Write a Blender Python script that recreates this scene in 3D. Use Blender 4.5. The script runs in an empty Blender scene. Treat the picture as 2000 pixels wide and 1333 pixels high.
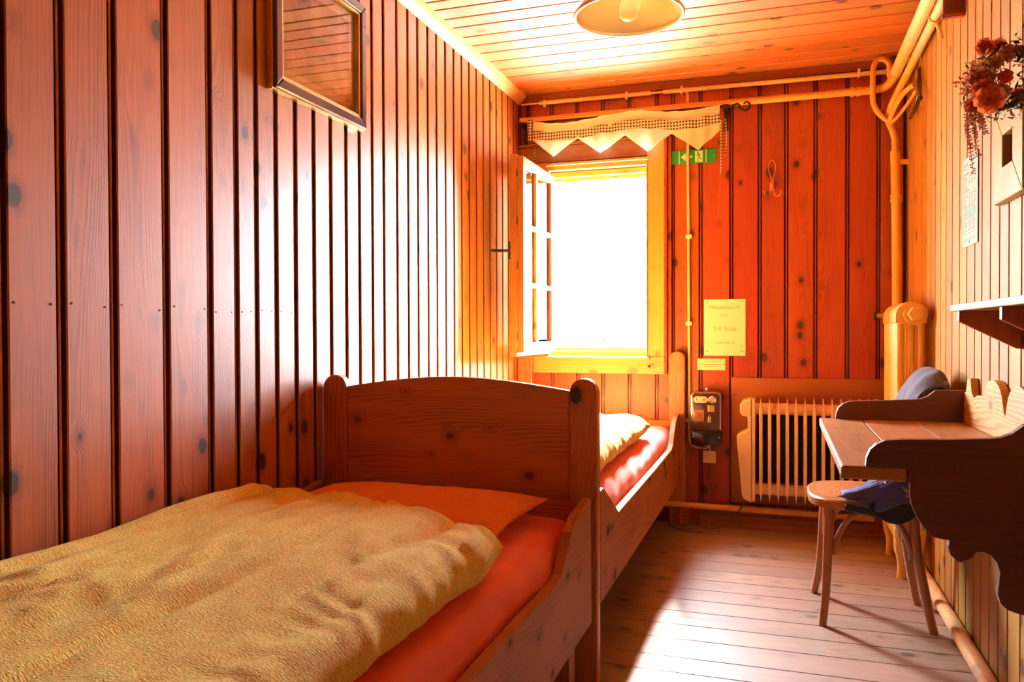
import bpy, bmesh, math, random
from mathutils import Vector, Matrix, noise

random.seed(11)
S = bpy.context.scene
COL = S.collection
PI = math.pi

# ------------------------------------------------------------------ camera, world, exposure
cam_d = bpy.data.cameras.new('camera')
cam_d.sensor_width = 36.0
cam_d.lens = 28.08
cam_d.clip_start = 0.02
cam_d.clip_end = 400
cam = bpy.data.objects.new('camera', cam_d)
COL.objects.link(cam)
cam.location = (0, 0, 1.05)
YAW, PITCH, ROLL = math.radians(18.5), math.radians(-0.75), math.radians(0.2)
cam.matrix_world = (Matrix.Translation((0, 0, 1.05)) @ Matrix.Rotation(YAW, 4, 'Z')
                    @ Matrix.Rotation(PI / 2 + PITCH, 4, 'X') @ Matrix.Rotation(-ROLL, 4, 'Z'))
S.camera = cam

W = bpy.data.worlds.new('overcast_sky')
S.world = W
W.use_nodes = True
bg = W.node_tree.nodes['Background']
bg.inputs['Color'].default_value = (0.72, 0.87, 1.0, 1)
bg.inputs['Strength'].default_value = 62.0

pd = bpy.data.lights.new('window_portal', 'AREA')
pd.shape = 'RECTANGLE'
pd.size, pd.size_y = 0.60, 1.0
pd.cycles.is_portal = True
po = bpy.data.objects.new('window_portal', pd)
COL.objects.link(po)
po.location = (-0.965, 4.63, 1.42)
po.rotation_euler = (-PI / 2, 0, 0)

sd = bpy.data.lights.new('sun', 'SUN')
sd.energy = 50.0
sd.angle = math.radians(20)
sd.color = (1.0, 0.93, 0.80)
so_ = bpy.data.objects.new('sun', sd)
COL.objects.link(so_)
SUN_EL, SUN_AZ = math.radians(42), math.radians(1)
so_.rotation_euler = Vector((math.sin(SUN_AZ) * math.cos(SUN_EL), -math.cos(SUN_AZ) * math.cos(SUN_EL), -math.sin(SUN_EL))).to_track_quat('-Z', 'Y').to_euler()

S.view_settings.view_transform = 'Standard'
S.view_settings.look = 'None'
S.view_settings.exposure = 1.92
S.view_settings.gamma = 1.0
S.view_settings.use_curve_mapping = False
S.cycles.max_bounces = 14
S.cycles.diffuse_bounces = 8
S.cycles.glossy_bounces = 5
S.cycles.transparent_max_bounces = 12
S.cycles.sample_clamp_indirect = 12.0
S.cycles.caustics_reflective = False
S.cycles.caustics_refractive = False

# ------------------------------------------------------------------ materials
class NT:
    def __init__(self, name):
        self.m = bpy.data.materials.new(name)
        self.m.use_nodes = True
        self.t = self.m.node_tree
        self.b = self.t.nodes['Principled BSDF']
        self.out = self.t.nodes['Material Output']

    def n(self, typ, **kw):
        nd = self.t.nodes.new(typ)
        for k, v in kw.items():
            setattr(nd, k, v)
        return nd

    def l(self, a, b):
        self.t.links.new(a, b)

    def put(self, sock, v):
        if isinstance(v, (int, float)):
            sock.default_value = v
        elif isinstance(v, (tuple, list)):
            sock.default_value = tuple(v) if len(v) != 3 or len(sock.default_value) == 3 else (*v, 1)
        else:
            self.l(v, sock)

    def ma(self, op, a, b=None, c=None):
        nd = self.n('ShaderNodeMath', operation=op)
        self.put(nd.inputs[0], a)
        if b is not None:
            self.put(nd.inputs[1], b)
        if c is not None:
            self.put(nd.inputs[2], c)
        return nd.outputs[0]

    def comb(self, x, y, z):
        nd = self.n('ShaderNodeCombineXYZ')
        self.put(nd.inputs[0], x)
        self.put(nd.inputs[1], y)
        self.put(nd.inputs[2], z)
        return nd.outputs[0]

    def noise(self, vec, scale=1.0, detail=2.0, rough=0.5):
        nd = self.n('ShaderNodeTexNoise')
        self.l(vec, nd.inputs['Vector'])
        nd.inputs['Scale'].default_value = scale
        nd.inputs['Detail'].default_value = detail
        nd.inputs['Roughness'].default_value = rough
        return nd.outputs['Fac']

    def rng(self, v, a, b, c=0.0, d=1.0, smooth=True):
        nd = self.n('ShaderNodeMapRange')
        if smooth:
            nd.interpolation_type = 'SMOOTHSTEP'
        self.put(nd.inputs['Value'], v)
        nd.inputs['From Min'].default_value = a
        nd.inputs['From Max'].default_value = b
        nd.inputs['To Min'].default_value = c
        nd.inputs['To Max'].default_value = d
        return nd.outputs['Result']

    def mix(self, f, a, b, blend='MIX'):
        nd = self.n('ShaderNodeMix', data_type='RGBA', blend_type=blend)
        self.put(nd.inputs[0], f)
        for s, v in ((nd.inputs[6], a), (nd.inputs[7], b)):
            if isinstance(v, (tuple, list)):
                s.default_value = (*v[:3], 1)
            else:
                self.l(v, s)
        return nd.outputs[2]

    def bump(self, h, strength, dist):
        nd = self.n('ShaderNodeBump')
        nd.inputs['Strength'].default_value = strength
        nd.inputs['Distance'].default_value = dist
        self.l(h, nd.inputs['Height'])
        self.l(nd.outputs['Normal'], self.b.inputs['Normal'])

    def coords(self):
        tc = self.n('ShaderNodeTexCoord')
        sp = self.n('ShaderNodeSeparateXYZ')
        self.l(tc.outputs['Object'], sp.inputs[0])
        return tc.outputs['Object'], sp.outputs[0], sp.outputs[1], sp.outputs[2]


def wood(name, light, dark, axis='Z', rough=0.4, coat=0.3, coat_rough=0.25, knots=1.0, ring=0.5,
         spec=0.5, knot_col=(0.045, 0.018, 0.008), vary=0.3, worn=0.0):
    t = NT(name)
    vec, X, Y, Z = t.coords()
    rnd = t.n('ShaderNodeObjectInfo').outputs['Random']
    A, U, V = {'Z': (Z, X, Y), 'Y': (Y, X, Z), 'X': (X, Y, Z)}[axis]
    A = t.ma('MULTIPLY_ADD', rnd, 23.7, A)
    r2 = t.ma('FRACT', t.ma('MULTIPLY', rnd, 17.31))
    r3 = t.ma('FRACT', t.ma('MULTIPLY', rnd, 53.77))
    Uo = t.ma('MULTIPLY_ADD', r2, 7.3, U)
    Vo = t.ma('MULTIPLY_ADD', r3, 5.1, V)
    low = t.noise(t.comb(t.ma('MULTIPLY', Uo, 9), t.ma('MULTIPLY', Vo, 9), t.ma('MULTIPLY', A, 1.6)), 1.0, 2.0)
    vor = t.n('ShaderNodeTexVoronoi', voronoi_dimensions='3D', feature='F1')
    t.l(t.comb(t.ma('MULTIPLY', Uo, 9), t.ma('MULTIPLY', Vo, 9), t.ma('MULTIPLY', A, 6.5)), vor.inputs['Vector'])
    vor.inputs['Scale'].default_value = 1.0
    d = vor.outputs['Distance']
    cs = t.n('ShaderNodeSeparateColor')
    t.l(vor.outputs['Color'], cs.inputs[0])
    big = t.rng(cs.outputs[0], 0.05, 0.65, 0.0, 1.0)
    d = t.ma('ADD', d, t.ma('MULTIPLY', t.ma('SUBTRACT', 1.0, big), 0.12))
    warp = t.ma('MULTIPLY', t.ma('POWER', t.rng(d, 0.5, 0.03), 2.0), 0.030)
    # growth rings round a slightly tilted pith: long arches along the board
    u0 = t.ma('ADD', U, t.ma('MULTIPLY_ADD', r2, 0.10, -0.05))
    v0 = t.ma('ADD', V, t.ma('MULTIPLY_ADD', r3, 0.06, 0.03))
    u1 = t.ma('ADD', u0, t.ma('MULTIPLY', t.ma('SUBTRACT', low, 0.5), 0.05))
    v1 = t.ma('ADD', v0, t.ma('MULTIPLY', t.ma('SINE', t.ma('MULTIPLY', A, 2.3)), 0.03))
    rad = t.ma('SQRT', t.ma('ADD', t.ma('MULTIPLY', u1, u1), t.ma('MULTIPLY', v1, v1)))
    rad = t.ma('ADD', rad, warp)
    sn = t.ma('SINE', t.ma('MULTIPLY', rad, 900.0))
    rings = t.ma('MULTIPLY', t.ma('POWER', t.ma('MULTIPLY_ADD', sn, 0.5, 0.5), 2.2), t.rng(low, 0.35, 0.65, 0.25, 1.3))
    fine = t.noise(t.comb(t.ma('MULTIPLY', Uo, 160), t.ma('MULTIPLY', Vo, 160), t.ma('MULTIPLY', A, 5)), 1.0, 2.0)
    f = t.ma('ADD', t.ma('MULTIPLY', rings, ring), t.ma('MULTIPLY', t.rng(fine, 0.35, 0.75), 0.30))
    f = t.ma('ADD', f, t.ma('MULTIPLY', t.ma('SUBTRACT', low, 0.5), 0.5))
    col = t.mix(t.rng(f, 0.0, 1.0, smooth=False), light, dark)
    val = t.ma('MULTIPLY_ADD', rnd, vary, 1.0 - vary * 0.5)
    hs = t.n('ShaderNodeHueSaturation')
    t.l(col, hs.inputs['Color'])
    t.l(val, hs.inputs['Value'])
    t.put(hs.inputs['Hue'], t.ma('MULTIPLY_ADD', r3, 0.018, 0.491))
    col = hs.outputs['Color']
    halo = t.rng(d, 0.36, 0.15)
    col = t.mix(t.ma('MULTIPLY', halo, 0.55 * knots), col, dark)
    core = t.rng(d, 0.19, 0.135)
    col = t.mix(t.ma('MULTIPLY', core, 0.93 * knots), col, knot_col)
    if worn:
        wn = t.rng(t.noise(vec, 3.1, 4.0, 0.65), 0.42, 0.7)
        col = t.mix(t.ma('MULTIPLY', wn, worn), col, tuple(c * 0.5 + 0.10 for c in light))
    t.l(col, t.b.inputs['Base Color'])
    t.put(t.b.inputs['Roughness'], t.ma('MULTIPLY_ADD', fine, 0.12, rough - 0.06))
    t.b.inputs['Specular IOR Level'].default_value = spec
    t.b.inputs['Coat Weight'].default_value = coat
    t.b.inputs['Coat Roughness'].default_value = coat_rough
    t.bump(f, 0.12, 0.0012)
    return t.m


def plain(name, col, rough=0.5, metal=0.0, coat=0.0, spec=0.5, var=0.12, scale=12.0, bump=0.0, bscale=60.0, emit=None, sheen=0.0,
          trans=0.0):
    t = NT(name)
    tc = t.n('ShaderNodeTexCoord').outputs['Object']
    nz = t.noise(tc, scale, 3.0, 0.6)
    c = t.mix(nz, tuple(max(0, x * (1 - var)) for x in col), tuple(min(1, x * (1 + var)) for x in col))
    t.l(c, t.b.inputs['Base Color'])
    t.b.inputs['Roughness'].default_value = rough
    t.b.inputs['Metallic'].default_value = metal
    t.b.inputs['Coat Weight'].default_value = coat
    t.b.inputs['Specular IOR Level'].default_value = spec
    if sheen:
        t.b.inputs['Sheen Weight'].default_value = sheen
    if bump:
        t.bump(t.noise(tc, bscale, 3.0), bump, 0.003)
    if trans:
        tr = t.n('ShaderNodeBsdfTranslucent')
        t.l(c, tr.inputs['Color'])
        mx = t.n('ShaderNodeMixShader')
        mx.inputs[0].default_value = trans
        t.l(t.b.outputs[0], mx.inputs[1])
        t.l(tr.outputs[0], mx.inputs[2])
        t.l(mx.outputs[0], t.out.inputs['Surface'])
    return t.m


def glass_mat(name, tint=(0.97, 0.98, 0.98), refl=1.6):
    t = NT(name)
    tr = t.n('ShaderNodeBsdfTransparent')
    tr.inputs['Color'].default_value = (*tint, 1)
    gl = t.n('ShaderNodeBsdfGlossy')
    gl.inputs['Roughness'].default_value = 0.02
    fr = t.n('ShaderNodeFresnel')
    fr.inputs['IOR'].default_value = 1.5
    sc = t.ma('MINIMUM', t.ma('MULTIPLY', fr.outputs[0], refl), 1.0)
    mx = t.n('ShaderNodeMixShader')
    t.l(sc, mx.inputs[0])
    t.l(tr.outputs[0], mx.inputs[1])
    t.l(gl.outputs[0], mx.inputs[2])
    t.l(mx.outputs[0], t.out.inputs['Surface'])
    return t.m


def seersucker(name, col, deep):
    """crinkled cotton: rows of little puckers"""
    t = NT(name)
    vec, X, Y, Z = t.coords()
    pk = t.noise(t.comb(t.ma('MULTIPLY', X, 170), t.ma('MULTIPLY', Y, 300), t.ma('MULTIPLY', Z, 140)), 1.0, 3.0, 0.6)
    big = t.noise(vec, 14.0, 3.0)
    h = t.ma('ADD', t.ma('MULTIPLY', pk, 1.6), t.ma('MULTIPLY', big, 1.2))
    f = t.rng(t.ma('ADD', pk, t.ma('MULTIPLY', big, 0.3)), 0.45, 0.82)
    t.l(t.mix(f, deep, col), t.b.inputs['Base Color'])  # pucker valleys get the deeper colour, painting in crease shade
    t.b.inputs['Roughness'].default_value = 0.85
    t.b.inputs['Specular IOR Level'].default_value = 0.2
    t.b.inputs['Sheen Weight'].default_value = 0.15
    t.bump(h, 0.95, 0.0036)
    return t.m


M = {}
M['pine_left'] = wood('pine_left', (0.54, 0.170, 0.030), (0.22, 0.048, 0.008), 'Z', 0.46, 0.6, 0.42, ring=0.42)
M['groove'] = plain('shaded_varnish_groove', (0.11, 0.016, 0.005), 0.4, coat=0.3)  # red varnish deepened to carry the shade inside the board joints
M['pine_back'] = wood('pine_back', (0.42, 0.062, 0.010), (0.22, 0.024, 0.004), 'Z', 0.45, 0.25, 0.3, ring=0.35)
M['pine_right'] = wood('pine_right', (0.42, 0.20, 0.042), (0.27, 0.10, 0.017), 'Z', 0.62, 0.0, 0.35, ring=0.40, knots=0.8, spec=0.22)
M['pine_ceiling'] = wood('pine_ceiling', (0.58, 0.195, 0.042), (0.36, 0.09, 0.016), 'X', 0.48, 1.0, 0.46, ring=0.40)
M['floorboard'] = wood('floorboard', (0.38, 0.235, 0.155), (0.20, 0.105, 0.060), 'X', 0.48, 1.0, 0.48, ring=0.45, worn=0.30, knots=0.9)
M['bed_x'] = wood('bed_wood_crosswise', (0.54, 0.185, 0.045), (0.27, 0.070, 0.014), 'X', 0.42, 0.25, 0.25, ring=0.45, knots=0.8, vary=0.08)
M['bed_y'] = wood('bed_wood_lengthwise', (0.42, 0.155, 0.045), (0.22, 0.068, 0.018), 'Y', 0.58, 0.0, 0.3, ring=0.40, vary=0.08, spec=0.25)
M['bed_z'] = wood('bed_wood_upright', (0.54, 0.185, 0.045), (0.28, 0.075, 0.016), 'Z', 0.42, 0.25, 0.25, ring=0.40, vary=0.08)
M['window_x'] = wood('window_wood_crosswise', (0.74, 0.36, 0.085), (0.50, 0.19, 0.035), 'X', 0.42, 0.3, 0.25, ring=0.30, knots=0.5, vary=0.12)
M['window_z'] = wood('window_wood_upright', (0.74, 0.36, 0.085), (0.50, 0.19, 0.035), 'Z', 0.42, 0.3, 0.25, ring=0.30, knots=0.5, vary=0.12)
M['sash_wood'] = wood('sash_wood', (0.40, 0.14, 0.035), (0.24, 0.065, 0.014), 'Z', 0.40, 0.5, 0.22, ring=0.3, knots=0.3, vary=0.1)  # window wood darkened to carry the shade on the sash's room-facing edge
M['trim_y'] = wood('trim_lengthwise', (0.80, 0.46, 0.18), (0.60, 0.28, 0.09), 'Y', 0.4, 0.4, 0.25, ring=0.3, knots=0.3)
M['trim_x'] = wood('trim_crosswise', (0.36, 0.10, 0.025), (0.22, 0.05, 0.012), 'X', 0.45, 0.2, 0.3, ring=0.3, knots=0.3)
M['base_x'] = wood('baseboard_wood', (0.40, 0.12, 0.035), (0.22, 0.06, 0.016), 'X', 0.5, 0.15, 0.3, ring=0.3, knots=0.3)
M['desk_y'] = wood('desk_top_wood', (0.44, 0.19, 0.05), (0.27, 0.095, 0.022), 'Y', 0.45, 0.1, 0.3, ring=0.40, knots=0.3, worn=0.25, spec=0.3)
M['desk_dark'] = wood('desk_bracket_wood', (0.145, 0.036, 0.010), (0.07, 0.017, 0.005), 'X', 0.5, 0.12, 0.3, ring=0.3, knots=0.25)
M['desk_pale'] = wood('desk_back_wood', (0.48, 0.29, 0.085), (0.30, 0.14, 0.03), 'Y', 0.6, 0.0, 0.3, ring=0.65, knots=0.6, spec=0.2)
M['shelf_pale'] = wood('shelf_wood', (0.38, 0.25, 0.10), (0.31, 0.18, 0.06), 'Y', 0.6, 0.0, 0.3, ring=0.55, knots=0.3, spec=0.15)
M['shelf_dark'] = wood('shelf_bracket_wood', (0.42, 0.10, 0.035), (0.26, 0.06, 0.02), 'Z', 0.45, 0.2, 0.3, ring=0.3, knots=0.2)
M['chair_z'] = wood('bent_beech', (0.42, 0.165, 0.055), (0.28, 0.095, 0.028), 'Z', 0.38, 0.3, 0.25, ring=0.2, knots=0.0, vary=0.06)
M['chair_y'] = wood('seat_plywood', (0.42, 0.17, 0.058), (0.29, 0.10, 0.03), 'Y', 0.36, 0.3, 0.25, ring=0.3, knots=0.1, vary=0.06)
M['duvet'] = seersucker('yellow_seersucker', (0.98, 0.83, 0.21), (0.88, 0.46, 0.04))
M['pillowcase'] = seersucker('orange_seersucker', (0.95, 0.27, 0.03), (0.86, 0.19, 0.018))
M['sheet'] = plain('red_jersey_sheet', (0.88, 0.07, 0.035), 0.46, spec=0.75, sheen=0.35, var=0.10, scale=25, bump=0.15, bscale=300)
M['pipe'] = plain('yellowed_pipe_paint', (0.80, 0.46, 0.10), 0.38, coat=0.3, bump=0.12, bscale=30, var=0.15)
M['pipe_pale'] = plain('chalky_pipe_paint', (0.74, 0.56, 0.26), 0.5, coat=0.1, bump=0.25, bscale=45, var=0.2)
M['conduit'] = plain('cream_conduit', (0.84, 0.64, 0.26), 0.4, coat=0.2)
M['cream_metal'] = plain('cream_enamel', (0.86, 0.64, 0.36), 0.35, coat=0.3, var=0.06)
M['cast_iron'] = plain('painted_cast_iron', (0.80, 0.47, 0.12), 0.42, coat=0.3, bump=0.25, bscale=40, var=0.15)
M['shield'] = plain('heat_board', (0.40, 0.12, 0.026), 0.5, coat=0.1, var=0.05)
M['gap_shade'] = plain('dark_gap', (0.025, 0.012, 0.008), 0.8)  # near-black colour standing in for the shade inside gaps
M['black'] = plain('black_bakelite', (0.018, 0.012, 0.011), 0.22, coat=0.5)
M['brown_face'] = plain('brown_lacquer', (0.075, 0.028, 0.018), 0.25, coat=0.5)
M['chrome'] = plain('worn_chrome', (0.72, 0.66, 0.58), 0.2, metal=1.0)
M['brass'] = plain('brass', (0.72, 0.44, 0.14), 0.3, metal=1.0)
M['copper'] = plain('copper_wire', (0.85, 0.42, 0.20), 0.28, metal=1.0)
M['dull_metal'] = plain('dark_steel', (0.10, 0.06, 0.04), 0.4, metal=0.8)
M['iron'] = plain('wrought_iron', (0.035, 0.02, 0.014), 0.5, metal=0.4)
M['nail'] = plain('nail_head', (0.03, 0.015, 0.01), 0.5, metal=0.5)
M['paper'] = plain('yellowed_paper', (0.88, 0.80, 0.50), 0.6, var=0.04, spec=0.12)
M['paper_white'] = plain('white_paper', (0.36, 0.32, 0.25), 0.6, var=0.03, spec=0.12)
M['ink'] = plain('faded_ink', (0.55, 0.38, 0.12), 0.6)
M['ink_brown'] = plain('brown_ink', (0.06, 0.035, 0.015), 0.6)
M['ink_green'] = plain('green_print', (0.035, 0.12, 0.012), 0.55)
M['ink_olive'] = plain('olive_print', (0.07, 0.085, 0.010), 0.55)
M['sign_green'] = plain('sign_green', (0.018, 0.34, 0.055), 0.4, coat=0.2, var=0.05)
M['sign_cream'] = plain('sign_glow_cream', (0.86, 0.80, 0.46), 0.5, var=0.04)
M['cloth_white'] = plain('white_cotton', (0.90, 0.83, 0.68), 0.85, sheen=0.2, var=0.06, trans=0.35, bump=0.1, bscale=250)
M['hem_white'] = plain('white_hem', (0.94, 0.88, 0.76), 0.85, sheen=0.2, var=0.03, trans=0.3)
M['white_plastic'] = plain('white_plastic', (0.85, 0.72, 0.52), 0.4, coat=0.2, var=0.03)
M['shade_in'] = plain('opal_enamel', (0.86, 0.70, 0.42), 0.25, coat=0.6, var=0.04)
M['rim_white'] = plain('white_rim', (0.95, 0.90, 0.82), 0.3, coat=0.5, var=0.02)
M['bulb'] = plain('bulb_glass', (0.90, 0.84, 0.52), 0.15, coat=0.6, var=0.04)
M['frame_dark'] = wood('dark_frame_wood', (0.075, 0.03, 0.018), (0.03, 0.012, 0.008), 'Y', 0.3, 0.6, 0.12, ring=0.2, knots=0.0)
M['gilt'] = plain('gilt', (0.80, 0.55, 0.22), 0.28, metal=0.9, var=0.12, scale=40)
M['mount'] = plain('cream_mount', (0.90, 0.68, 0.32), 0.7, var=0.06)
M['glass'] = glass_mat('window_glass')
M['picture_glass'] = glass_mat('picture_glass', (0.99, 0.98, 0.96), 0.8)
M['lacquer_cream'] = plain('cream_lacquer', (0.38, 0.28, 0.09), 0.35, var=0.05, scale=5, spec=0.12)
M['denim'] = plain('blue_fleece', (0.085, 0.10, 0.34), 0.85, sheen=0.15, var=0.15, scale=30, bump=0.2, bscale=200)
M['sheen_grey_fleece'] = plain('blue_fleece_sheen_grey', (0.075, 0.072, 0.115), 0.9, sheen=0.1, var=0.15, scale=30, bump=0.2, bscale=200)  # same blue jacket cloth, greyed to paint in the pale window sheen
M['lining'] = plain('black_lining', (0.012, 0.012, 0.018), 0.8, sheen=0.2)
M['print_white'] = plain('white_print', (0.62, 0.58, 0.72), 0.7)
M['hanger'] = plain('black_plastic', (0.02, 0.014, 0.012), 0.25, coat=0.5)
M['twig'] = plain('dry_twig', (0.20, 0.09, 0.045), 0.8, var=0.3)
M['petal_red'] = plain('red_petal', (0.62, 0.08, 0.035), 0.6, var=0.3, scale=30, trans=0.45)
M['petal_orange'] = plain('orange_petal', (0.74, 0.20, 0.06), 0.6, var=0.3, scale=30, trans=0.45)
M['petal_pink'] = plain('dusty_pink_petal', (0.58, 0.26, 0.16), 0.6, var=0.25, scale=30, trans=0.45)
M['leaf_red'] = plain('red_leaf', (0.40, 0.085, 0.025), 0.6, var=0.4, scale=30, trans=0.45)
M['leaf_ochre'] = plain('ochre_leaf', (0.55, 0.26, 0.04), 0.6, var=0.4, scale=30, trans=0.45)
M['moss'] = plain('dark_moss', (0.04, 0.03, 0.013), 0.9, var=0.4, scale=40)
M['ground'] = plain('pale_gravel', (0.52, 0.50, 0.46), 0.9, var=0.2, scale=2)
M['needles'] = plain('spruce_needles', (0.16, 0.24, 0.22), 0.8, var=0.4, scale=3)  # needle colour paled to paint in haze, so the spruces fade
M['bark'] = plain('bark', (0.08, 0.06, 0.045), 0.9, var=0.3)
M['fill_wall'] = plain('brown_boards', (0.28, 0.115, 0.04), 0.9, var=0.04)
M['red_board'] = plain('dark_red_tone', (0.16, 0.016, 0.008), 0.5, coat=0.2, var=0.1)  # darkened for the unlit face of trim_3; the small picture shares it
M['cable'] = plain('grey_cable', (0.20, 0.12, 0.08), 0.5)

# gingham and old print
t = NT('gingham')
_, gx, gy, gz = t.coords()
sx = t.rng(t.ma('SINE', t.ma('MULTIPLY', gx, 2 * PI / 0.0165)), -0.15, 0.15)
sz = t.rng(t.ma('SINE', t.ma('MULTIPLY', gz, 2 * PI / 0.0165)), -0.15, 0.15)
s2 = t.ma('MULTIPLY', t.ma('ADD', sx, sz), 0.5)
t.l(t.mix(s2, (0.88, 0.78, 0.60), (0.025, 0.022, 0.035)), t.b.inputs['Base Color'])
t.b.inputs['Roughness'].default_value = 0.85
M['gingham'] = t.m

t = NT('sepia_print')
pv, px_, py_, pz_ = t.coords()
n1 = t.noise(pv, 7.0, 5.0, 0.62)
n2 = t.noise(pv, 3.0, 2.0)
f = t.rng(t.ma('ADD', t.ma('MULTIPLY', n1, 0.7), t.ma('MULTIPLY', n2, 0.4)), 0.42, 0.7)
t.l(t.mix(f, (0.30, 0.16, 0.055), (0.80, 0.55, 0.22)), t.b.inputs['Base Color'])
t.b.inputs['Roughness'].default_value = 0.7
M['sepia'] = t.m

# ------------------------------------------------------------------ mesh helpers
class MB:
    def __init__(self):
        self.v, self.f = [], []

    def add(self, vs, fs):
        o = len(self.v)
        self.v += [tuple(p) for p in vs]
        self.f += [tuple(i + o for i in q) for q in fs]
        return self

    def box(self, x0, x1, y0, y1, z0, z1):
        vs = [(x, y, z) for z in (z0, z1) for y in (y0, y1) for x in (x0, x1)]
        return self.add(vs, [(0, 2, 3, 1), (4, 5, 7, 6), (0, 1, 5, 4), (2, 6, 7, 3), (0, 4, 6, 2), (1, 3, 7, 5)])

    def prism(self, pts, fn, a, b):
        """closed outline pts (p, q), extruded from a to b; fn(p, q, t) -> xyz"""
        n = len(pts)
        vs = [fn(p, q, a) for p, q in pts] + [fn(p, q, b) for p, q in pts]
        fs = [tuple(range(n)), tuple(range(2 * n - 1, n - 1, -1))]
        fs += [(i, i + n, (i + 1) % n + n, (i + 1) % n) for i in range(n)]
        return self.add(vs, fs)

    def tube(self, pts, r, n=8, closed=False, cap=True):
        pts = [Vector(p) for p in pts]
        m = len(pts)
        rs = r if isinstance(r, (list, tuple)) else [r] * m
        tang = []
        for i in range(m):
            a = pts[(i - 1) % m] if closed or i > 0 else pts[0]
            b = pts[(i + 1) % m] if closed or i < m - 1 else pts[-1]
            tang.append((b - a).normalized())
        up = Vector((0, 0, 1)) if abs(tang[0].z) < 0.9 else Vector((1, 0, 0))
        nrm = (up - tang[0] * up.dot(tang[0])).normalized()
        vs = []
        for i in range(m):
            nrm = (nrm - tang[i] * nrm.dot(tang[i])).normalized()
            bi = tang[i].cross(nrm)
            for k in range(n):
                a = 2 * PI * k / n
                vs.append(pts[i] + (nrm * math.cos(a) + bi * math.sin(a)) * rs[i])
        fs = []
        for i in range(m if closed else m - 1):
            j = (i + 1) % m
            for k in range(n):
                k2 = (k + 1) % n
                fs.append((i * n + k, i * n + k2, j * n + k2, j * n + k))
        if not closed and cap:
            fs.append(tuple(range(n - 1, -1, -1)))
            fs.append(tuple(range((m - 1) * n, m * n)))
        return self.add(vs, fs)

    def lathe(self, prof, origin, axis='Z', n=32, cap=True):
        """profile of (radius, height) along the axis"""
        o = Vector(origin)
        ax = {'Z': (Vector((1, 0, 0)), Vector((0, 1, 0)), Vector((0, 0, 1))),
              'Y': (Vector((1, 0, 0)), Vector((0, 0, -1)), Vector((0, 1, 0))),
              'X': (Vector((0, 1, 0)), Vector((0, 0, 1)), Vector((1, 0, 0)))}[axis]
        vs = []
        for r, h in prof:
            for k in range(n):
                a = 2 * PI * k / n
                vs.append(o + ax[0] * r * math.cos(a) + ax[1] * r * math.sin(a) + ax[2] * h)
        fs = [(i * n + k, i * n + (k + 1) % n, (i + 1) * n + (k + 1) % n, (i + 1) * n + k)
              for i in range(len(prof) - 1) for k in range(n)]
        if cap and prof[0][0] > 1e-6:
            fs.append(tuple(range(n - 1, -1, -1)))
        if cap and prof[-1][0] > 1e-6:
            fs.append(tuple(range((len(prof) - 1) * n, len(prof) * n)))
        return self.add(vs, fs)

    def grid(self, nu, nv, fn, wrap=False):
        vs = [fn(i / nu, j / nv) for j in range(nv + 1) for i in range(nu + 1)]
        return self.add(vs, [(j * (nu + 1) + i, j * (nu + 1) + i + 1, (j + 1) * (nu + 1) + i + 1, (j + 1) * (nu + 1) + i)
                             for j in range(nv) for i in range(nu)])

    def build(self, name, mat, parent=None, bevel=0.0, seg=2, smooth=False, loc=None, doubles=False, mat2=None, pick=None):
        me = bpy.data.meshes.new(name)
        loc = Vector(loc) if loc is not None else (Vector(parent_loc(parent)) if parent else None)
        if loc is None:
            xs = [p[0] for p in self.v]
            ys = [p[1] for p in self.v]
            zs = [p[2] for p in self.v]
            loc = Vector(((min(xs) + max(xs)) / 2, (min(ys) + max(ys)) / 2, min(zs)))
        bm = bmesh.new()
        bv = [bm.verts.new(Vector(p) - loc) for p in self.v]
        for q in self.f:
            try:
                bm.faces.new([bv[i] for i in q])
            except ValueError:
                pass
        if doubles:
            bmesh.ops.remove_doubles(bm, verts=bm.verts, dist=1e-5)
        bmesh.ops.recalc_face_normals(bm, faces=bm.faces)
        if bevel:
            es = [e for e in bm.edges if len(e.link_faces) == 2 and e.calc_face_angle(0) > 0.6]
            bmesh.ops.bevel(bm, geom=es, offset=bevel, segments=seg, affect='EDGES', clamp_overlap=True, profile=0.5)
        bm.to_mesh(me)
        bm.free()
        me.materials.append(M[mat] if isinstance(mat, str) else mat)
        if mat2:
            me.materials.append(M[mat2])
            for p in me.polygons:
                if pick(p):
                    p.material_index = 1
        if smooth:
            me.shade_smooth()
            if smooth == 'angle':
                me.set_sharp_from_angle(angle=math.radians(38))
        o = bpy.data.objects.new(name, me)
        COL.objects.link(o)
        if parent:
            o.parent = parent
            o.location = loc - Vector(parent_loc(parent))
        else:
            o.location = loc
        return o


def parent_loc(p):
    v = Vector((0, 0, 0))
    while p is not None:
        v += Vector(p.location)
        p = p.parent
    return v


def thing(name, label, cat, loc=(0, 0, 0), group=None):
    o = bpy.data.objects.new(name, None)
    o.empty_display_size = 0.05
    COL.objects.link(o)
    o.location = loc
    return tag(o, label, cat, group)


def tag(o, label, cat, group=None):
    o['label'], o['category'] = label, cat
    if group:
        o['group'] = group
    return o


def structure(o):
    o['kind'] = 'structure'
    return o


def spline(pts, n=8, closed=False):
    """Catmull-Rom through pts"""
    P = [Vector(p) for p in pts]
    m = len(P)
    out = []
    for i in range(m if closed else m - 1):
        p0 = P[(i - 1) % m] if closed or i > 0 else P[0]
        p1, p2 = P[i], P[(i + 1) % m]
        p3 = P[(i + 2) % m] if closed or i + 2 < m else P[-1]
        for k in range(n):
            t = k / n
            out.append(0.5 * ((2 * p1) + (p2 - p0) * t + (2 * p0 - 5 * p1 + 4 * p2 - p3) * t * t
                              + (3 * p1 - p0 - 3 * p2 + p3) * t ** 3))
    if not closed:
        out.append(P[-1])
    return out


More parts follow.
